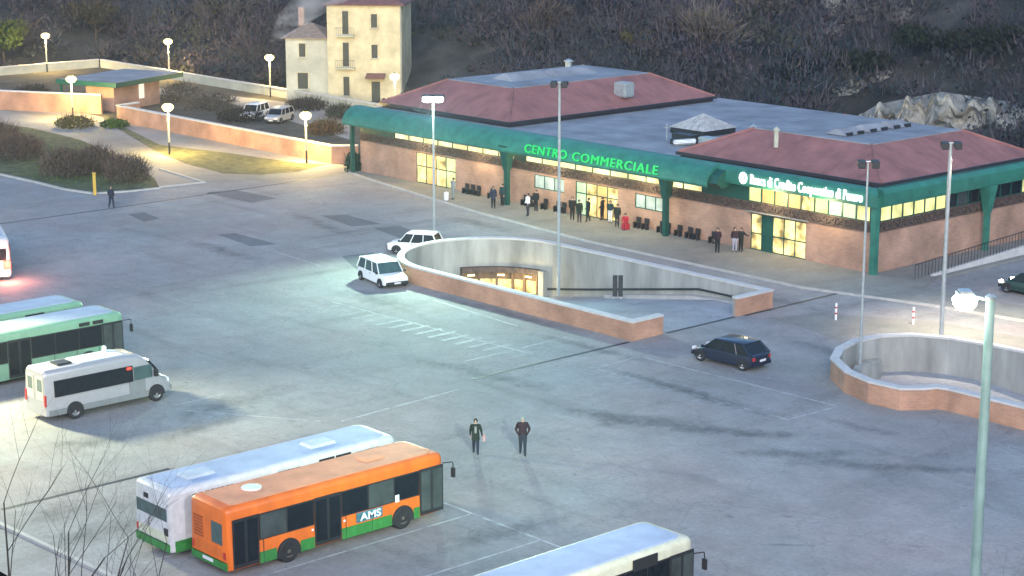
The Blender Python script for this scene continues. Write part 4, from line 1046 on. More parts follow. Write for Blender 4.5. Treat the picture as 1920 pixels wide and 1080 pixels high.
# ---------------------------------------------------------------- lamps and lights
def point(loc, col, e, r=.3, name='lamp_light', parent=None):
    l = bpy.data.lights.new(name, 'POINT'); l.energy = e; l.color = col; l.shadow_soft_size = r
    o = bpy.data.objects.new(name, l); C.objects.link(o); o.location = loc
    if parent: o.parent = parent
    return o
def spot(loc, tgt, col, e, ang=110, blend=.9, r=.4, name='flood_light', parent=None):
    l = bpy.data.lights.new(name, 'SPOT'); l.energy = e; l.color = col; l.shadow_soft_size = r; l.spot_size = R(ang); l.spot_blend = blend
    o = bpy.data.objects.new(name, l); C.objects.link(o); o.location = loc
    d = Vector(tgt)-Vector(loc); o.rotation_euler = d.to_track_quat('-Z', 'Y').to_euler(); return o
YEL = (1.0, .70, .24); GRN = (.66, 1.0, .76)
def park_lamp(u, v, hgt, label, e=260, banded=False, cowl=True):
    t = empty('park_lamp', (u, v, 0), 0, label, 'street lamp')
    b = MB(); b.tube((0, 0, 0), (0, 0, 1.1), .085, .075, 8); b.build('base', 'dark', t)
    b = MB(); b.tube((0, 0, 1.1), (0, 0, hgt-.3), .10, .08, 8)
    b.build('pole', 'plasterw', t)
    b = MB(); b.lathe([(.02, -.36), (.3, -.30), (.48, -.12), (.52, .04), (.44, .2), (.25, .31), (.02, .35)], (0, 0, hgt), 18); g = b.build('lantern', 'e_sodium', t, smooth=True)  # oversized body stands in for the glare round the lamp
    g.visible_shadow = True
    b = MB(); b.lathe([(.12, .33), (.10, .38), (.03, .44), (.005, .45)], (0, 0, hgt), 10); b.build('lantern_cap', 'dark', t, smooth=True)
    return t
PL = [(G(137, 222)[0], G(137, 222)[1], 3.9, 'globe park lamp in front of the short brick wall by the hut'),
      (G(318, 290)[0], G(318, 290)[1], 4.2, 'globe park lamp on the lawn corner before the long brick wall'),
      (G(575, 306)[0], G(575, 306)[1], 4.1, 'globe park lamp at the end of the lawn nearest the station'),
      (*G(85, 67, 4.3), 4.3, 'globe park lamp farthest left beyond the low white-capped wall'),
      (*G(315, 78, 4.3), 4.3, 'globe park lamp beyond the white-capped wall behind the hut'),
      (*G(505, 108, 4.3), 4.3, 'globe park lamp left of the cream house'),
      (*G(740, 144, 4.3), 4.3, 'globe park lamp in front of the cream house, right of its door')]
for i, (u, v, hh, lb_) in enumerate(PL):
    t = park_lamp(u, v, hh, lb_)
    point((u, v, hh+1.0 if False else hh-.45), YEL, 2300 if i < 3 else (2000 if i < 5 else 1100), .35)
def flood(loc, base_z, hgt, rz, label, lit=False, r0=.11, r1=.06, box=.42, off=0.35, head='twin', pm='galv'):
    t = empty('flood_lamp', (loc[0], loc[1], base_z), rz, label, 'street lamp')
    b = MB(); b.tube((0, 0, 0), (0, 0, hgt), r0, r1, 10); b.build('pole', pm, t, smooth=True)
    b = MB(); b.tube((0, -off, hgt), (0, off, hgt), .035, .035, 6); b.build('cross_arm', 'galv', t)
    for s in ((-1, 1) if head == 'twin' else (1,)):
        b = MB(); y = s*off
        b.hexa([(-.1, y-box/2, hgt-.18), (.34, y-box/2, hgt-.3), (.34, y+box/2, hgt-.3), (-.1, y+box/2, hgt-.18)], [(-.1, y-box/2, hgt+.1), (.34, y-box/2, hgt+.04), (.34, y+box/2, hgt+.04), (-.1, y+box/2, hgt+.1)])
        hd_ = b.build('lamp_head', 'dark', t, .03)
        b = MB(); b.hexa([(-.04, y-box/2+.04, hgt-.205), (.345, y-box/2+.04, hgt-.32), (.345, y+box/2-.04, hgt-.32), (-.04, y+box/2-.04, hgt-.205)], [(-.04, y-box/2+.04, hgt-.19), (.36, y-box/2+.04, hgt-.3), (.36, y+box/2-.04, hgt-.3), (-.04, y+box/2-.04, hgt-.19)])
        b.build('lamp_glass', 'e_flood' if lit else 'glass', hd_)
        if lit:
            b = MB(); b.lathe([(.01, -.30), (box*.3, -.26), (box*.48, -.12), (box*.5, 0), (box*.42, .1), (.01, .14)], (.16, y, hgt-.12), 16); b.build('lamp_glow', 'e_flood', hd_, smooth=True)  # glowing bulb added to give the lit head its glare
    return t
CD = R(-42)
flood(G(812, 180, 10), 0, 10, CD, 'slim lamp post with blazing green-white lamps in front of the left red roof', True, box=.8, off=.36)  # heads widened to the size of their glare
flood((-15.6, -13.1), -1.9, 13.9, CD+R(-12), 'tall unlit twin lamp post rising from the far wall of the middle ramp', False, .13, .08)
flood((12.9, -18.2), -.9, 11.8, CD, 'unlit twin lamp post rising inside the rounded end of the second ramp', False, .09, .05)
flood(G(1783, 268, 11), 0, 11, CD, 'unlit twin lamp post with pale top standing behind the second ramp', False, .13, .09)
FG = G(1858, 556, 18.5)
t = empty('flood_lamp', (FG[0], FG[1], 9.0), CD, 'thick foreground lamp post with one dazzling green-white lamp on a short arm', 'street lamp')
b = MB(); b.tube((0, 0, 0), (0, 0, 9.5), .125, .085, 16); b.build('pole', mat('pale_green_steel', (.34, .47, .42), .4, .2, var=.2, scale=1.5), t, smooth=True)
b = MB(); b.tube((0, 0, 9.42), (-.1, -.38, 9.5), .035, .03, 8); b.lathe([(.1, 9.46), (.11, 9.5), (.02, 9.56)], (0, 0, 0), 12); b.build('arm', 'galv', t)
b = MB(); b.box(-.3, .06, -.62, -.32, 9.46, 9.6); b.build('lamp_head', 'galv', t, .04)
b = MB(); b.lathe([(.02, -.25), (.14, -.22), (.22, -.12), (.24, .0), (.2, .04)], (-.1, -.47, 9.44), 18); b.build('lamp_glass', 'e_flood', t, smooth=True)  # glass enlarged to stand in for the lamp's glare
fgl = t.matrix_basis @ Vector((-.3, -.7, 9.1))
# light thrown by the lit floods
LA = G(812, 180, 10)
spot((LA[0]+.3, LA[1]-.5, 9.5), (-12, -30, 0), GRN, 9500, 95, 1.0)
spot((LA[0]+.3, LA[1]-.5, 9.5), (-28, 0, 3), GRN, 1200, 120, 1.0)
spot(fgl, (G(620, 640)[0], G(620, 640)[1], 0), GRN, 27000, 34, 1.0, .2)
spot(fgl, (20, -38, 0), (1, .96, .95), 8500, 130, 1.0, .2)
# lamp post out of frame to the left lights the bays
flood((-21.5, -58.5), 0, 10, R(30), 'lamp post beyond the left edge of the view lighting the bays', True)
spot((-21.3, -58.4, 9.6), (-2, -58.5, 0), (1.0, .98, .60), 17500, 100, .9, 1.1)
# warm spot added at the unlit post behind the second ramp, lights the walkway
spot((G(1783, 268, 11)[0], G(1783, 268, 11)[1]+.4, 10.6), (14, -8, 0), (1, .82, .58), 5000, 100, 1.0)
for u in (-45, -38, -30, -25, -20): point((u, -1.25, 3.7), (1, .76, .40), 95, .25)
for u, v in ((-8.5, -1.1), (-4, -1.1)): point((u, v, 3.9), (1, .8, .45), 80, .25)
point((-18.5, -13.6, -1.6), (1, .82, .4), 60, .3)

# bollards and posts
def bollard(px, py, label, h=.95, m='white'):
    u, v = G(px, py); t = empty('bollard', (u, v, 0), 0, label, 'bollard')
    b = MB(); b.tube((0, 0, 0), (0, 0, h), .07, .07, 10); b.lathe([(.07, h), (.05, h+.05), (.005, h+.07)], (0, 0, 0), 10); b.build('post', m, t, smooth=True)
    for z in (.35, .7):
        b = MB(); b.lathe([(.075, z), (.075, z+.1)], (0, 0, 0), 10); b.build('red_band', 'redlens', t)
    return t
bollard(1567, 600, 'white red-banded bollard left of the other, between station and second ramp')
bollard(1712, 608, 'white red-banded bollard on the right, close behind the second ramp')
u, v = G(178, 366); t = empty('marker_post', (u, v, 0), 0, 'yellow marker post at the tip of the shrub verge', 'post')
b = MB(); b.box(-.1, .1, -.1, .1, 0, 1.7); b.build('post', 'yellow', t, .03); b = MB(); b.box(-.12, .12, -.12, .12, 1.7, 1.78); b.build('cap', 'yellow', t, .02)
u, v = G(837, 378); t = empty('litter_bin', (u, v, .12), 0, 'small pale bin on the pavement edge near the leftmost lit door', 'bin')
b = MB(); b.lathe([(.16, 0), (.2, .1), (.2, .6), (.02, .66)], (0, 0, 0), 10); b.build('bin', 'plate', t, smooth=True)

# ---------------------------------------------------------------- park on the left
def wall_seg(name, pts, h, th, label, m='brickp', cap=True, capm='cap', parent=None):
    t = empty(name, (pts[0][0], pts[0][1], 0), 0, label, 'wall')
    LL = [(p[0]-pts[0][0], p[1]-pts[0][1]) for p in pts]
    strip(LL, -th/2, th/2, 0, h, 'wall', m, t)
    if cap: strip(LL, -th/2-.06, th/2+.06, h, h+.12, 'coping', capm, t)
    return t
wall_seg('park_wall', [(-93.0, .9), (-58.6, .9), (-57.2, 2.6)], 1.5, .35, 'long orange brick wall behind the lawn, running to the station corner')
wall_seg('park_wall', [(-94.2, 3.6), (-93.6, 1.0), (-92.6, .9)], 1.5, .35, 'short return of brick wall at the far end of the long wall')
wall_seg('park_wall', [G(0, 205), G(60, 208), G(192, 214)], 1.9, .35, 'brick wall left of the flat-roofed hut')
wall_seg('boundary_wall', [(-61.5, 23.2), (-135.8, 23.8)], .9, .3, 'low white-capped boundary wall running from the station to the far corner', 'plasterw')
wall_seg('boundary_wall', [(-136.2, 23.6), (-137, -18)], .9, .3, 'low white-capped boundary wall coming forward on the far left', 'plasterw')
# flat-roofed hut
t = empty('park_hut', (-101.6, 5.0, 0), R(20), 'small brick hut with a flat dark green roof at the far end of the park', 'hut')
b = MB(); b.box(-2.2, 1.4, -1.4, 6.0, 0, 2.7); b.build('wall', 'brick', t)
b = MB(); b.box(-5.5, 2.2, -2.0, 9.0, 2.7, 3.0); b.build('roof', 'greyroof', t, .03)
b = MB(); b.box(-5.56, 2.28, -2.08, -2.0, 2.55, 3.04); b.box(2.2, 2.28, -2.0, 9.0, 2.55, 3.04); b.build('fascia', 'greend', t)
b = MB(); b.box(1.4, 1.47, 2.6, 3.4, .9, 2.4); b.build('notice_board', 'e_poster', t)
b = MB(); b.box(-5.3, -5.1, -1.8, -1.6, 0, 2.7); b.box(-5.3, -5.1, 8.4, 8.6, 0, 2.7); b.build('roof_post', 'greend', t)

# cream house
t = empty('cream_house', G(685, 190)+(0,), R(43), 'cream three-storey house with red roof and a lower wing behind the park', 'house')
def hpart(name, m, fn, bevel=0, parent=None): b = MB(); fn(b); return b.build(name, m, parent or t, bevel)
tw, td, th_ = 3.95, 7.5, 10.1
hpart('tower_wall', 'plaster', lambda b: b.box(-tw, tw, 0, td, 0, th_))
def hroof(x0, x1, y0, y1, z, rise, m):
    def f(b):
        o = .4; xm = (x0+x1)/2
        b.add([(x0-o, y0-o, z), (x1+o, y0-o, z), (x1+o, y1+o, z), (x0-o, y1+o, z), (xm-.3, (y0+y1)/2, z+rise), (xm+.3, (y0+y1)/2, z+rise)], [(0, 1, 5, 4), (1, 2, 5), (2, 3, 4, 5), (3, 0, 4)])
        b.box(x0-o, x1+o, y0-o, y1+o, z-.12, z-.01)
    return f
hpart('tower_roof', 'tile', hroof(-tw, tw, 0, td, th_+.12, 1.9, 'tile'))
hpart('wing_wall', 'plasterw', lambda b: b.box(-tw-4.6, -tw-.002, 0.6, 6.5, 0, 6.5))
hpart('wing_roof', 'tile2', hroof(-tw-4.6, -tw-.45, 0.6, 6.5, 6.65, 1.3, 'tile2'))
def hwin(x0, x1, z0, z1, y=0, sill=True):
    f = hpart('window', 'shutter', lambda b: b.box(x0, x1, y-.06, y+.02, z0, z1))
    hpart('sill', 'plasterw', lambda b: b.box(x0-.15, x1+.15, y-.22, y+.0, z0-.12, z0-.003), 0, f)
    hpart('frame', 'plaster', lambda b: (b.box(x0-.08, x0, y-.09, y, z0, z1), b.box(x1, x1+.08, y-.09, y, z0, z1), b.box(x0-.08, x1+.08, y-.09, y, z1, z1+.08)), 0, f)
for z0, z1 in ((7.1, 9.5), (3.7, 6.2), (.6, 2.6)): hwin(-2.3, -1.65, z0, z1)
for z0, z1 in ((7.8, 9.2), (4.6, 6.0)): hwin(.75, 1.4, z0, z1)
hwin(-7.1, -6.4, 4.6, 6.0, .6); hwin(-7.3, -6.2, 1.2, 2.9, .6)
for z in (7.0, 3.6):
    bal = hpart('balcony', 'plasterw', lambda b: b.box(-3.0, -1.0, -.7, 0, z-.15, z))
    hpart('railing', 'dark', lambda b: [b.tube((-3+.2*k, -.66, z), (-3+.2*k, -.66, z+.8), .015, .015, 4) for k in range(11)] and b.tube((-3, -.66, z+.8), (-1, -.66, z+.8), .02, .02, 4), 0, bal)
hpart('porch_roof', 'tile', lambda b: b.hexa([(.2, -1.2, 2.5), (2.2, -1.2, 2.5), (2.2, 0, 2.9), (.2, 0, 2.9)], [(.2, -1.2, 2.6), (2.2, -1.2, 2.6), (2.2, 0, 3.0), (.2, 0, 3.0)]))
hpart('door', 'shutter', lambda b: b.box(.7, 1.6, -.05, .02, 0, 2.1))
hpart('downpipe', 'galv', lambda b: b.tube((tw-.1, -.08, 0), (tw-.1, -.08, th_), .06, .06, 6))
CH = t
hpart('chimney', 'brick', lambda b: b.box(-7.6, -7.0, 3.2, 3.8, 7.6, 9.6))

# ---------------------------------------------------------------- hills and vegetation
def hill_h(u, v):
    a = max(0.0, v-29.5-max(0, (u+30))*.02)
    c = max(0.0, -u-141)
    d = math.hypot(a, c) if a > 0 and c > 0 else max(a, c)
    hh = d*.42
    if hh > 0: hh += (math.sin(u*.11+1)*1.6+math.sin(v*.17+u*.07)*1.2)*min(1, d/12)
    return min(max(0, hh), 90)
b = MB(); NU, NV = 110, 60
us = [-330+i*(430)/NU for i in range(NU+1)]; vs_ = [-70+j*(330)/NV for j in range(NV+1)]
vv = []
for u in us:
    for v in vs_:
        h_ = hill_h(u, v); vv.append((u, v, h_+(random.uniform(-.4, .5) if h_ > .5 else -.25)))
ff = []
for i in range(NU):
    for j in range(NV):
        q = (i*(NV+1)+j, (i+1)*(NV+1)+j, (i+1)*(NV+1)+j+1, i*(NV+1)+j+1)
        if any(vv[k][2] > -.2 for k in q): ff.append(q)
b.add(vv, ff); struct(b.build('hillside', 'hill', smooth=True))

class Twigs:
    def __init__(s): s.v = []; s.f = []; s.c = []
    def stick(s, p, d, ln, w, col):
        q = p+d*ln; a = d.cross(Vector((random.uniform(-1, 1), random.uniform(-1, 1), random.uniform(-1, 1))))
        if a.length < 1e-4: return
        a.normalize(); a *= w; o = len(s.v)
        s.v += [tuple(p-a), tuple(p+a), tuple(q)]; s.f.append((o, o+1, o+2)); s.c.append(col)
    def leaf(s, p, r, col):
        a = Vector((random.gauss(0, 1), random.gauss(0, 1), random.gauss(0, 1))).normalized()*r; c = a.orthogonal().normalized()*r*.8; o = len(s.v)
        s.v += [tuple(p-a), tuple(p+c), tuple(p+a), tuple(p-c)]; s.f.append((o, o+1, o+2, o+3)); s.c.append(col)
    def build(s, name, parent=None, loc=None):
        me = bpy.data.meshes.new(name); me.from_pydata(s.v, [], s.f); me.materials.append(M['foliage'])
        at = me.attributes.new('tint', 'FLOAT_COLOR', 'FACE')
        flat = []
        for c in s.c: flat += [c[0], c[1], c[2], 1]
        at.data.foreach_set('color', flat)
        o = bpy.data.objects.new(name, me); C.objects.link(o)
        if parent: o.parent = parent
        if loc: o.location = loc
        return o
def jit(c, k=.3):
    f = 1+random.uniform(-k, k); return tuple(max(.003, x*f*(1+random.uniform(-.1, .1))) for x in c)
def bush(T, c, rx, rz, n, leafy, col, colt, lr=.22, flat=0):
    c = Vector(c)
    lobes = [(Vector((random.uniform(-.6, .6)*rx, random.uniform(-.6, .6)*rx, random.uniform(-.2, .7)*rz)), random.uniform(.4, .75)) for _ in range(6)]
    for _ in range(n):
        lo, ls = random.choice(lobes)
        d = Vector((random.gauss(0, 1), random.gauss(0, 1), random.gauss(0, .9))).normalized()*random.random()**.4*ls
        p = c+lo+Vector((d.x*rx, d.y*rx, d.z*rz))
        if p.z < c.z-rz: p.z = c.z-rz*.9
        if random.random() < leafy: T.leaf(p, lr*random.uniform(.5, 1.4), jit(col, .2))
        else:
            dd = (p-(c-Vector((0, 0, rz*1.2)))).normalized()+Vector((random.gauss(0, .25), random.gauss(0, .25), random.gauss(0, .25)))
            T.stick(p, dd.normalized(), random.uniform(.6, 1.6)*min(1, rz*.6), .05, jit(colt))
PAL = [((.030, .037, .038), (.052, .050, .060)), ((.044, .041, .044), (.074, .066, .072)), ((.050, .042, .050), (.084, .072, .086)), ((.022, .034, .038), (.040, .048, .064)), ((.042, .046, .034), (.068, .068, .056))]
wood = Twigs()
cnt = 0
fw_ = Vector((math.cos(R(138)), math.sin(R(138)))); rt_ = Vector((math.cos(R(48)), math.sin(R(48))))
random.seed(21)
for i in range(3800):
    d = random.uniform(148, 300); s = random.uniform(-.29, .29)*d
    p = Vector((CAMX, CAMY))+fw_*d+rt_*s
    h_ = hill_h(p.x, p.y)
    if h_ > 27-d*.075+3 or (h_ < .05 and not (p.y > 25.5 and p.y < 60 and p.x > -139)): continue
    if h_ < .05 and p.y < 29 and p.x > -58: continue
    if abs(p.x+93) < 10 and p.y < 40: continue
    q = p-Vector(G(1770, 262, 2))
    if q.length < 9 and h_ < 2.6: continue
    cnt += 1
    pa = PAL[min(4, int(abs(math.sin(p.x*.06+p.y*.1)+random.uniform(-.45, .45))*3.2))]
    hz = random.uniform(1.2, 3.0); rx = random.uniform(1.8, 3.4)
    if h_ < 1: hz = random.uniform(.6, 1.5)
    bush(wood, (p.x, p.y, h_+hz*.8), rx, hz, 84, .42, pa[0], pa[1], .21)
print('scrub', cnt)
wo = wood.build('wooded_slope'); tag(wo, 'dark leafless scrub and trees covering the slope behind the station and park', 'wood', kind='stuff')

# individually readable trees
def tree(name, loc, h, rx, label, col, colt, leafy=.7, n=900, group=None, lr=.2):
    t = empty(name, loc, random.uniform(0, 6), label, 'tree', group)
    b = MB(); b.tube((0, 0, 0), (.1, .05, h*.5), h*.03, h*.018, 8)
    for k in range(7):
        a = k*2.4; z = h*(.25+.05*k); b.tube((.05, .03, z), (math.cos(a)*rx*.6, math.sin(a)*rx*.6, z+h*.3), h*.012, h*.004, 5)
    b.build('trunk', 'bark', t)
    T = Twigs(); bush(T, (0, 0, h*.62), rx, h*.36, n, leafy, col, colt, lr); T.build('crown', t)
    return t
random.seed(5)
def at(px, py, z=0): u, v = G(px, py, z); return (u, v, z)
def hz_at(px, py):   # point where the pixel's sight line meets the hillside
    for k in range(400):
        z = k*.1; u, v = G(px, py, z)
        if hill_h(u, v) <= z+.05 and False: return (u, v, z)
    best = None
    for k in range(0, 300):
        z = 26-k*.09; u, v = G(px, py, z)
        if hill_h(u, v) >= z: return (u, v, z)
    return (*G(px, py, 0), 0)
tree('leafy_tree', hz_at(8, 120), 5.0, 3.0, 'green leafy tree at the far left edge above the white-capped wall', (.045, .07, .02), (.05, .06, .03), .85, 1700)
tree('bare_tree', hz_at(1010, 105), 5.5, 3.2, 'brownish bare tree behind the left red roof', (.05, .042, .034), (.09, .07, .06), .35, 900)
tree('bare_tree', hz_at(1120, 60), 6.0, 3.2, 'dark bluish bare tree high behind the left red roof', (.03, .032, .04), (.05, .05, .06), .4, 900)
tree('leafy_tree', hz_at(1195, 120), 3.2, 2.0, 'olive bush just behind the cowl on the left red roof', (.07, .065, .022), (.08, .07, .03), .8, 700)
tree('bare_tree', hz_at(1330, 140), 6.5, 4.2, 'wide grey-brown bare tree behind the pyramid skylight', (.075, .065, .055), (.12, .105, .09), .25, 1500)
tree('bare_tree', hz_at(1440, 90), 6.5, 3.4, 'pale grey bare tree left of the dark hollow on the slope', (.06, .056, .052), (.10, .09, .085), .3, 1100)
tree('evergreen_tree', hz_at(1480, 180), 4.0, 3.0, 'very dark evergreen clump behind the middle of the grey roof', (.012, .014, .014), (.02, .02, .02), .9, 1200)
tree('evergreen_tree', hz_at(1620, 170), 3.6, 3.4, 'dark evergreen above the left end of the rock face', (.016, .022, .012), (.02, .02, .02), .9, 1300)
tree('evergreen_tree', hz_at(1750, 130), 4.2, 3.8, 'dark evergreen overhanging the middle of the rock face', (.02, .026, .013), (.02, .02, .02), .9, 1400)
tree('evergreen_tree', hz_at(1860, 135), 4.2, 3.8, 'dark evergreen overhanging the right end of the rock face', (.018, .022, .014), (.02, .02, .02), .9, 1400)
tree('evergreen_tree', hz_at(590, 60), 6.5, 3.0, 'dark tree rising behind the lower wing of the cream house', (.014, .02, .024), (.02, .02, .02), .9, 1400)
tree('bare_tree', hz_at(430, 80), 6.5, 3.6, 'grey bare tree between the second and third far lamps', (.05, .05, .045), (.08, .075, .065), .3, 1200)
tree('leafy_tree', hz_at(180, 80), 5.0, 3.6, 'olive tree between the two farthest left lamps', (.05, .05, .03), (.07, .06, .04), .6, 1200)

# rock face behind the right-hand roof
from mathutils import noise as mnoise
seed_ = 3.3
def rockface(name, pts, z0, z1s, depth, m, label=None):
    b = MB(); n = 110; k = 18; vs = []
    for i in range(n+1):
        f = i/n*(len(pts)-1); i0 = min(int(f), len(pts)-2); fr = f-i0
        p = Vector(pts[i0]).lerp(Vector(pts[i0+1]), fr); zt = z1s[i0]*(1-fr)+z1s[i0+1]*fr
        d = (Vector(pts[-1])-Vector(pts[0])).normalized(); nn = Vector((-d.y, d.x))
        for j in range(k+1):
            g = j/k; nz_ = Vector((i*.09, j*.22, seed_)); o = random.uniform(-.08, .08)+1.4*g+1.5*mnoise.noise(nz_)+.6*mnoise.noise(nz_*2.7)+(.25 if j % 5 == 0 else 0)
            vs.append((p.x+nn.x*o, p.y+nn.y*o, z0+(zt+.5*math.sin(i*.37)+.35*math.sin(i*.83+1)-z0)*g+random.uniform(-.15, .15)))
        vs.append((p.x+nn.x*depth, p.y+nn.y*depth, zt+.1))
    K = k+2
    b.add(vs, [(i*K+j, (i+1)*K+j, (i+1)*K+j+1, i*K+j+1) for i in range(n) for j in range(K-1)])
    o = b.build(name, m); o['kind'] = 'structure'; return o
random.seed(3)
rockface('rock_face', [G(1560, 245, 3), G(1640, 250, 2.2), G(1760, 262, 2), G(1960, 280, 2)], 0, [2.2, 4.0, 5.4, 4.8], 5, 'rock')
def boulder(c, r, m, seed, name='rock_outcrop'):
    rnd = random.Random(seed); bm = bmesh.new(); bmesh.ops.create_icosphere(bm, subdivisions=4, radius=1)
    ph = [Vector((rnd.uniform(-1, 1), rnd.uniform(-1, 1), rnd.uniform(-1, 1))).normalized() for _ in range(14)]; cut = [rnd.uniform(.62, .95) for _ in ph]
    from mathutils import noise as mn
    for v in bm.verts:
        p = v.co.copy()
        for a, k in zip(ph, cut):
            d = p.dot(a)
            if d > k: p -= a*(d-k)*.9
        p *= 1+.16*mn.noise(p*2.5+Vector((seed, 0, 0)))+.07*mn.noise(p*7)
        v.co = Vector((p.x*r[0], p.y*r[1], p.z*r[2]))
    me = bpy.data.meshes.new(name); bm.to_mesh(me); bm.free(); me.materials.append(M[m]); o = bpy.data.objects.new(name, me); C.objects.link(o)
    o.location = c; o.rotation_euler = (0, 0, R(48)); o['kind'] = 'structure'; return o
for k, (px, py, rr) in enumerate(((1575, 30, (2.3, 1.6, 2.0)), (1612, 38, (2.0, 1.5, 1.5)), (1650, 22, (2.2, 1.6, 1.9)), (1688, 44, (1.6, 1.3, 1.2)), (1560, 62, (1.4, 1.2, .9)))):
    q = hz_at(px, py); boulder((q[0], q[1], q[2]+rr[2]*.45), rr, 'rock2', k+1)
for k, (px, py, rr) in enumerate(((1348, 92, (.9, .8, .6)), (1398, 72, (1.3, .8, .5)), (1380, 62, (1.0, .7, .35)), (1800, 88, (.5, .5, .8)), (1590, 180, (1.6, 1.2, .8)), (1655, 152, (1.4, 1.0, .7)), (1610, 166, (1.6, 1, .6)))):
    q = hz_at(px, py); boulder((q[0], q[1], q[2]+rr[2]*.5), rr, 'rock', k+20)

# park shrubs
random.seed(9)
def shrub(px, py, rx, h, label, col=(.07, .055, .045), colt=(.12, .09, .07), n=900, leafy=.25, cat='shrub'):
    u, v = G(px, py); t = empty('shrub', (u, v, 0), 0, label, cat)
    b = MB()
    for k in range(9):
        a = k*.7; b.tube((math.cos(a)*rx*.15, math.sin(a)*rx*.15, 0), (math.cos(a)*rx*.55, math.sin(a)*rx*.55, h*.7), .04, .015, 5)
    b.build('stem', 'bark', t)
    T = Twigs()
    for _ in range(n):
        a = random.uniform(0, 2*PI); q = random.random()**.5; rr = rx*q*random.uniform(.7, 1); z = h*random.random()**.7*math.sqrt(max(.05, 1-.75*q*q))
        p = Vector((math.cos(a)*rr, math.sin(a)*rr, z))
        if random.random() < leafy: T.leaf(p, .11, jit(col))
        else: T.stick(p, (Vector((math.cos(a)*q*.5, math.sin(a)*q*.5, 1))+Vector((random.gauss(0, .3), random.gauss(0, .3), 0))).normalized(), random.uniform(.3, .9), .02, jit(colt))
    T.build('twigs', t)
shrub(35, 298, 2.6, 2.2, 'brown leafless shrub at the left edge of the verge', n=2600)
shrub(122, 330, 2.3, 2.3, 'reddish leafless shrub in the middle of the verge, left of the yellow post', n=2400)
shrub(180, 325, 2.2, 2.3, 'tall reddish shrub directly behind the yellow post', n=2400)
shrub(238, 340, 2.1, 2.2, 'dark round shrub at the right tip of the verge', n=2400)
shrub(5, 270, 2.0, 2.0, 'brown shrub behind the leftmost one on the verge', n=1500)
shrub(140, 238, 2.2, 1.1, 'low olive bush beneath the lamp by the hut', (.09, .085, .03), (.10, .09, .05), 1100, .6)
shrub(215, 238, 1.5, .8, 'small green bush at the lawn corner near the hut', (.05, .09, .02), (.07, .08, .04), 700, .8)
shrub(395, 205, 3.0, 1.8, 'grey twiggy hedge left of the parked white car', (.06, .055, .045), (.10, .09, .075), 1800, .3)
shrub(450, 226, 2.6, 1.2, 'dark hedge just inside the long brick wall below the white car', (.03, .028, .024), (.05, .045, .04), 1400, .5)
shrub(345, 190, 2.6, 2.0, 'grey shrub to the right of the hut', (.06, .055, .045), (.10, .09, .075), 1500, .3)
shrub(610, 250, 2.0, 1.3, 'round brown bush right of the lawn-end lamp', (.10, .065, .03), (.12, .09, .05), 1400, .6)
shrub(640, 222, 1.8, 1.5, 'dark bush by the boundary wall near the station', (.04, .045, .03), (.06, .06, .05), 1100, .5)
shrub(575, 205, 2.4, 1.2, 'dark hedge under the boundary wall before the cream house', (.04, .035, .03), (.06, .05, .045), 1400, .5)
shrub(60, 185, 2.4, 1.6, 'dark shrub behind the left brick wall', (.04, .042, .03), (.07, .06, .05), 1200, .4)
shrub(664, 322, .9, 1.8, 'dark green bush at the left foot of the station', (.02, .05, .03), (.03, .05, .03), 900, .8)
b = MB(); 
gt = Twigs()
random.seed(11)
for pp, col in ((v1, (.06, .10, .03)),):
    for _ in range(3000):
        i = random.randrange(len(v1)); w_ = [random.random() for _ in range(3)]; ss = sum(w_)
        tri = [v1[i], v1[(i+4) % len(v1)], v1[(i+8) % len(v1)]]
        x = sum(a*p[0] for a, p in zip(w_, tri))/ss; y = sum(a*p[1] for a, p in zip(w_, tri))/ss
        gt.stick(Vector((x, y, 0)), Vector((random.gauss(0, .3), random.gauss(0, .3), 1)).normalized(), random.uniform(.1, .3), .03, jit(col))
tag(gt.build('verge_grass'), 'rough green grass under the verge shrubs', 'grass', kind='stuff')

# bare saplings in the foreground
random.seed(31)
def sapling(px, dist, h, label, spread=.5, levels=4, r=.045, ztop=None, lean=(0, 0)):
    # stands on the near slope at a horizontal distance from the viewer
    s = (px-960)/F*dist*1.03
    p = Vector((CAMX, CAMY))+fw_*dist+rt_*s; z = max(0, (66-dist)*.30-.2)
    t = empty('bare_sapling', (p.x, p.y, z), 0, label, 'sapling')
    tr = MB(); tw_ = MB()
    right3 = Vector((rt_.x, rt_.y, 0)); 
    def grow(p, d, ln, r_, lv):
        n = 4; q = p
        for k in range(n):
            d2 = (d+right3*random.gauss(0, .06)+Vector((0, 0, .05))).normalized()
            q2 = q+d2*ln/n; ra = r_*(1-.5*k/n); rb = r_*(1-.5*(k+1)/n)
            (tr if lv >= levels-1 else tw_).tube(q, q2, ra, rb, 5)
            if lv > 0 and k >= 1:
                for _ in range(1 if lv > 1 else random.choice((1, 1, 2))):
                    sd = random.choice((-1, 1))
                    dd = (d2+right3*sd*random.uniform(.3, .7)+Vector((random.gauss(0, .2), random.gauss(0, .2), random.uniform(0, .3)))).normalized()
                    grow(q2, dd, ln*random.uniform(.45, .62), rb*.55, lv-1)
            q = q2; d = d2
    for k in range(2):
        d0 = (Vector((0, 0, 1))+right3*(lean[0]+random.uniform(-.25, .25))).normalized()
        grow(Vector((random.uniform(-.2, .2), random.uniform(-.2, .2), 0)), d0, h*random.uniform(.75, 1), r, 3)
    tr.build('trunk', 'bark', t); tw_.build('twigs', 'bark', t)
    return t
sapling(-10, 46, 5.6, 'dense bare sapling at the lower left corner', lean=(.25, 0), r=.04)
sapling(45, 45, 4.8, 'bare sapling leaning right, second from the lower left corner', lean=(.3, 0), r=.035)
sapling(115, 47, 4.6, 'thin bare sapling between the corner and the white bus', lean=(.22, 0), r=.03)
sapling(205, 48, 4.2, 'bare sapling nearest the rear of the white bus', lean=(.12, 0), r=.025)
random.seed(77)
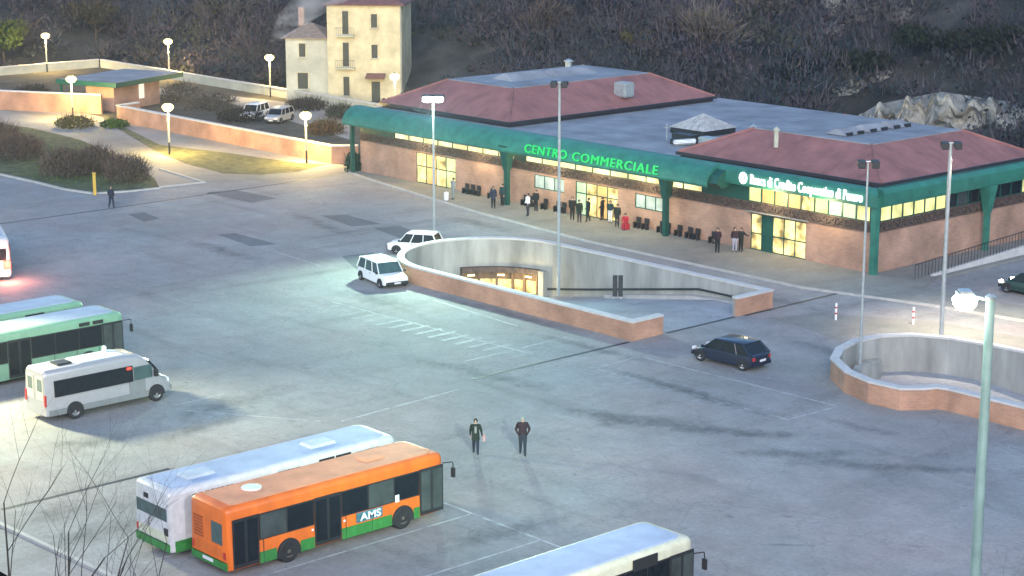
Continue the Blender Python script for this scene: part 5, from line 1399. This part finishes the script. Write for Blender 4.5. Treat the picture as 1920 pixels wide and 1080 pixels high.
sapling(1890, 46, 3.2, 'small bare sapling at the lower right corner', lean=(-.1, 0), r=.02)

# ---------------------------------------------------------------- world and sun
w = bpy.data.worlds.new('World'); sc.world = w; w.use_nodes = True
nt = w.node_tree; bg = nt.nodes['Background']
sky = nt.nodes.new('ShaderNodeTexSky'); sky.sky_type = 'NISHITA'; sky.sun_disc = False
sky.sun_elevation = R(9.0); sky.sun_rotation = R(135); sky.air_density = 1.0; sky.dust_density = 1.0; sky.ozone_density = 3.0
nt.links.new(sky.outputs[0], bg.inputs[0]); bg.inputs[1].default_value = .135
sl = bpy.data.lights.new('sun', 'SUN'); sl.energy = .55; sl.angle = R(35); sl.color = (1.0, .92, .90)
so = bpy.data.objects.new('sun', sl); C.objects.link(so); so.rotation_euler = (R(62), 0, R(46))
sc.view_settings.view_transform = 'Standard'; sc.view_settings.look = 'None'; sc.view_settings.gamma = 1
sc.view_settings.exposure = 1.93
sc.render.engine = 'CYCLES'

# thin chimney smoke drifting up beside the cream house
p0 = G3(515, 78, 8.3); p1_ = G3(560, 30, 11.5); p2_ = G3(640, -30, 15.0)
b = MB(); ring = []
for p, r in ((p0, .5), ((p0+p1_)/2, 1.2), (p1_, 2.0), (p2_, 3.2)):
    ring.append([(p.x+r*math.cos(2*PI*i/12), p.y+r*math.sin(2*PI*i/12), p.z) for i in range(12)])
b.loft(ring); sm = b.build('chimney_smoke', 'conc'); tag(sm, 'thin grey smoke drifting up in front of the wood left of the house', 'smoke', kind='stuff')
m = bpy.data.materials.new('smoke'); m.use_nodes = True; nt = m.node_tree; nt.nodes.clear()
out = nt.nodes.new('ShaderNodeOutputMaterial'); pv = nt.nodes.new('ShaderNodeVolumePrincipled'); tc = nt.nodes.new('ShaderNodeTexCoord'); no = nt.nodes.new('ShaderNodeTexNoise'); mr = nt.nodes.new('ShaderNodeMapRange')
no.inputs['Scale'].default_value = .45; no.inputs['Detail'].default_value = 3; nt.links.new(tc.outputs['Object'], no.inputs['Vector']); nt.links.new(no.outputs['Fac'], mr.inputs['Value'])
mr.inputs['From Min'].default_value = .4; mr.inputs['From Max'].default_value = .7; mr.inputs['To Max'].default_value = .30
pv.inputs['Color'].default_value = (.8, .85, .95, 1); nt.links.new(mr.outputs[0], pv.inputs['Density']); nt.links.new(pv.outputs[0], out.inputs['Volume'])
sm.data.materials.clear(); sm.data.materials.append(m)

# ---------------------------------------------------------------- evening haze
HZ = 1
if HZ:
    b = MB(); b.box(-345, 305, -140, 335, -6, 60); hz = b.build('haze', 'conc'); hz['kind'] = 'stuff'
    m = bpy.data.materials.new('haze'); m.use_nodes = True; nt = m.node_tree; nt.nodes.clear()
    out = nt.nodes.new('ShaderNodeOutputMaterial'); pv = nt.nodes.new('ShaderNodeVolumePrincipled')
    pv.inputs['Color'].default_value = (.74, .84, 1, 1); pv.inputs['Density'].default_value = .00028; pv.inputs['Anisotropy'].default_value = .5
    nt.links.new(pv.outputs[0], out.inputs['Volume']); hz.data.materials.clear(); hz.data.materials.append(m)
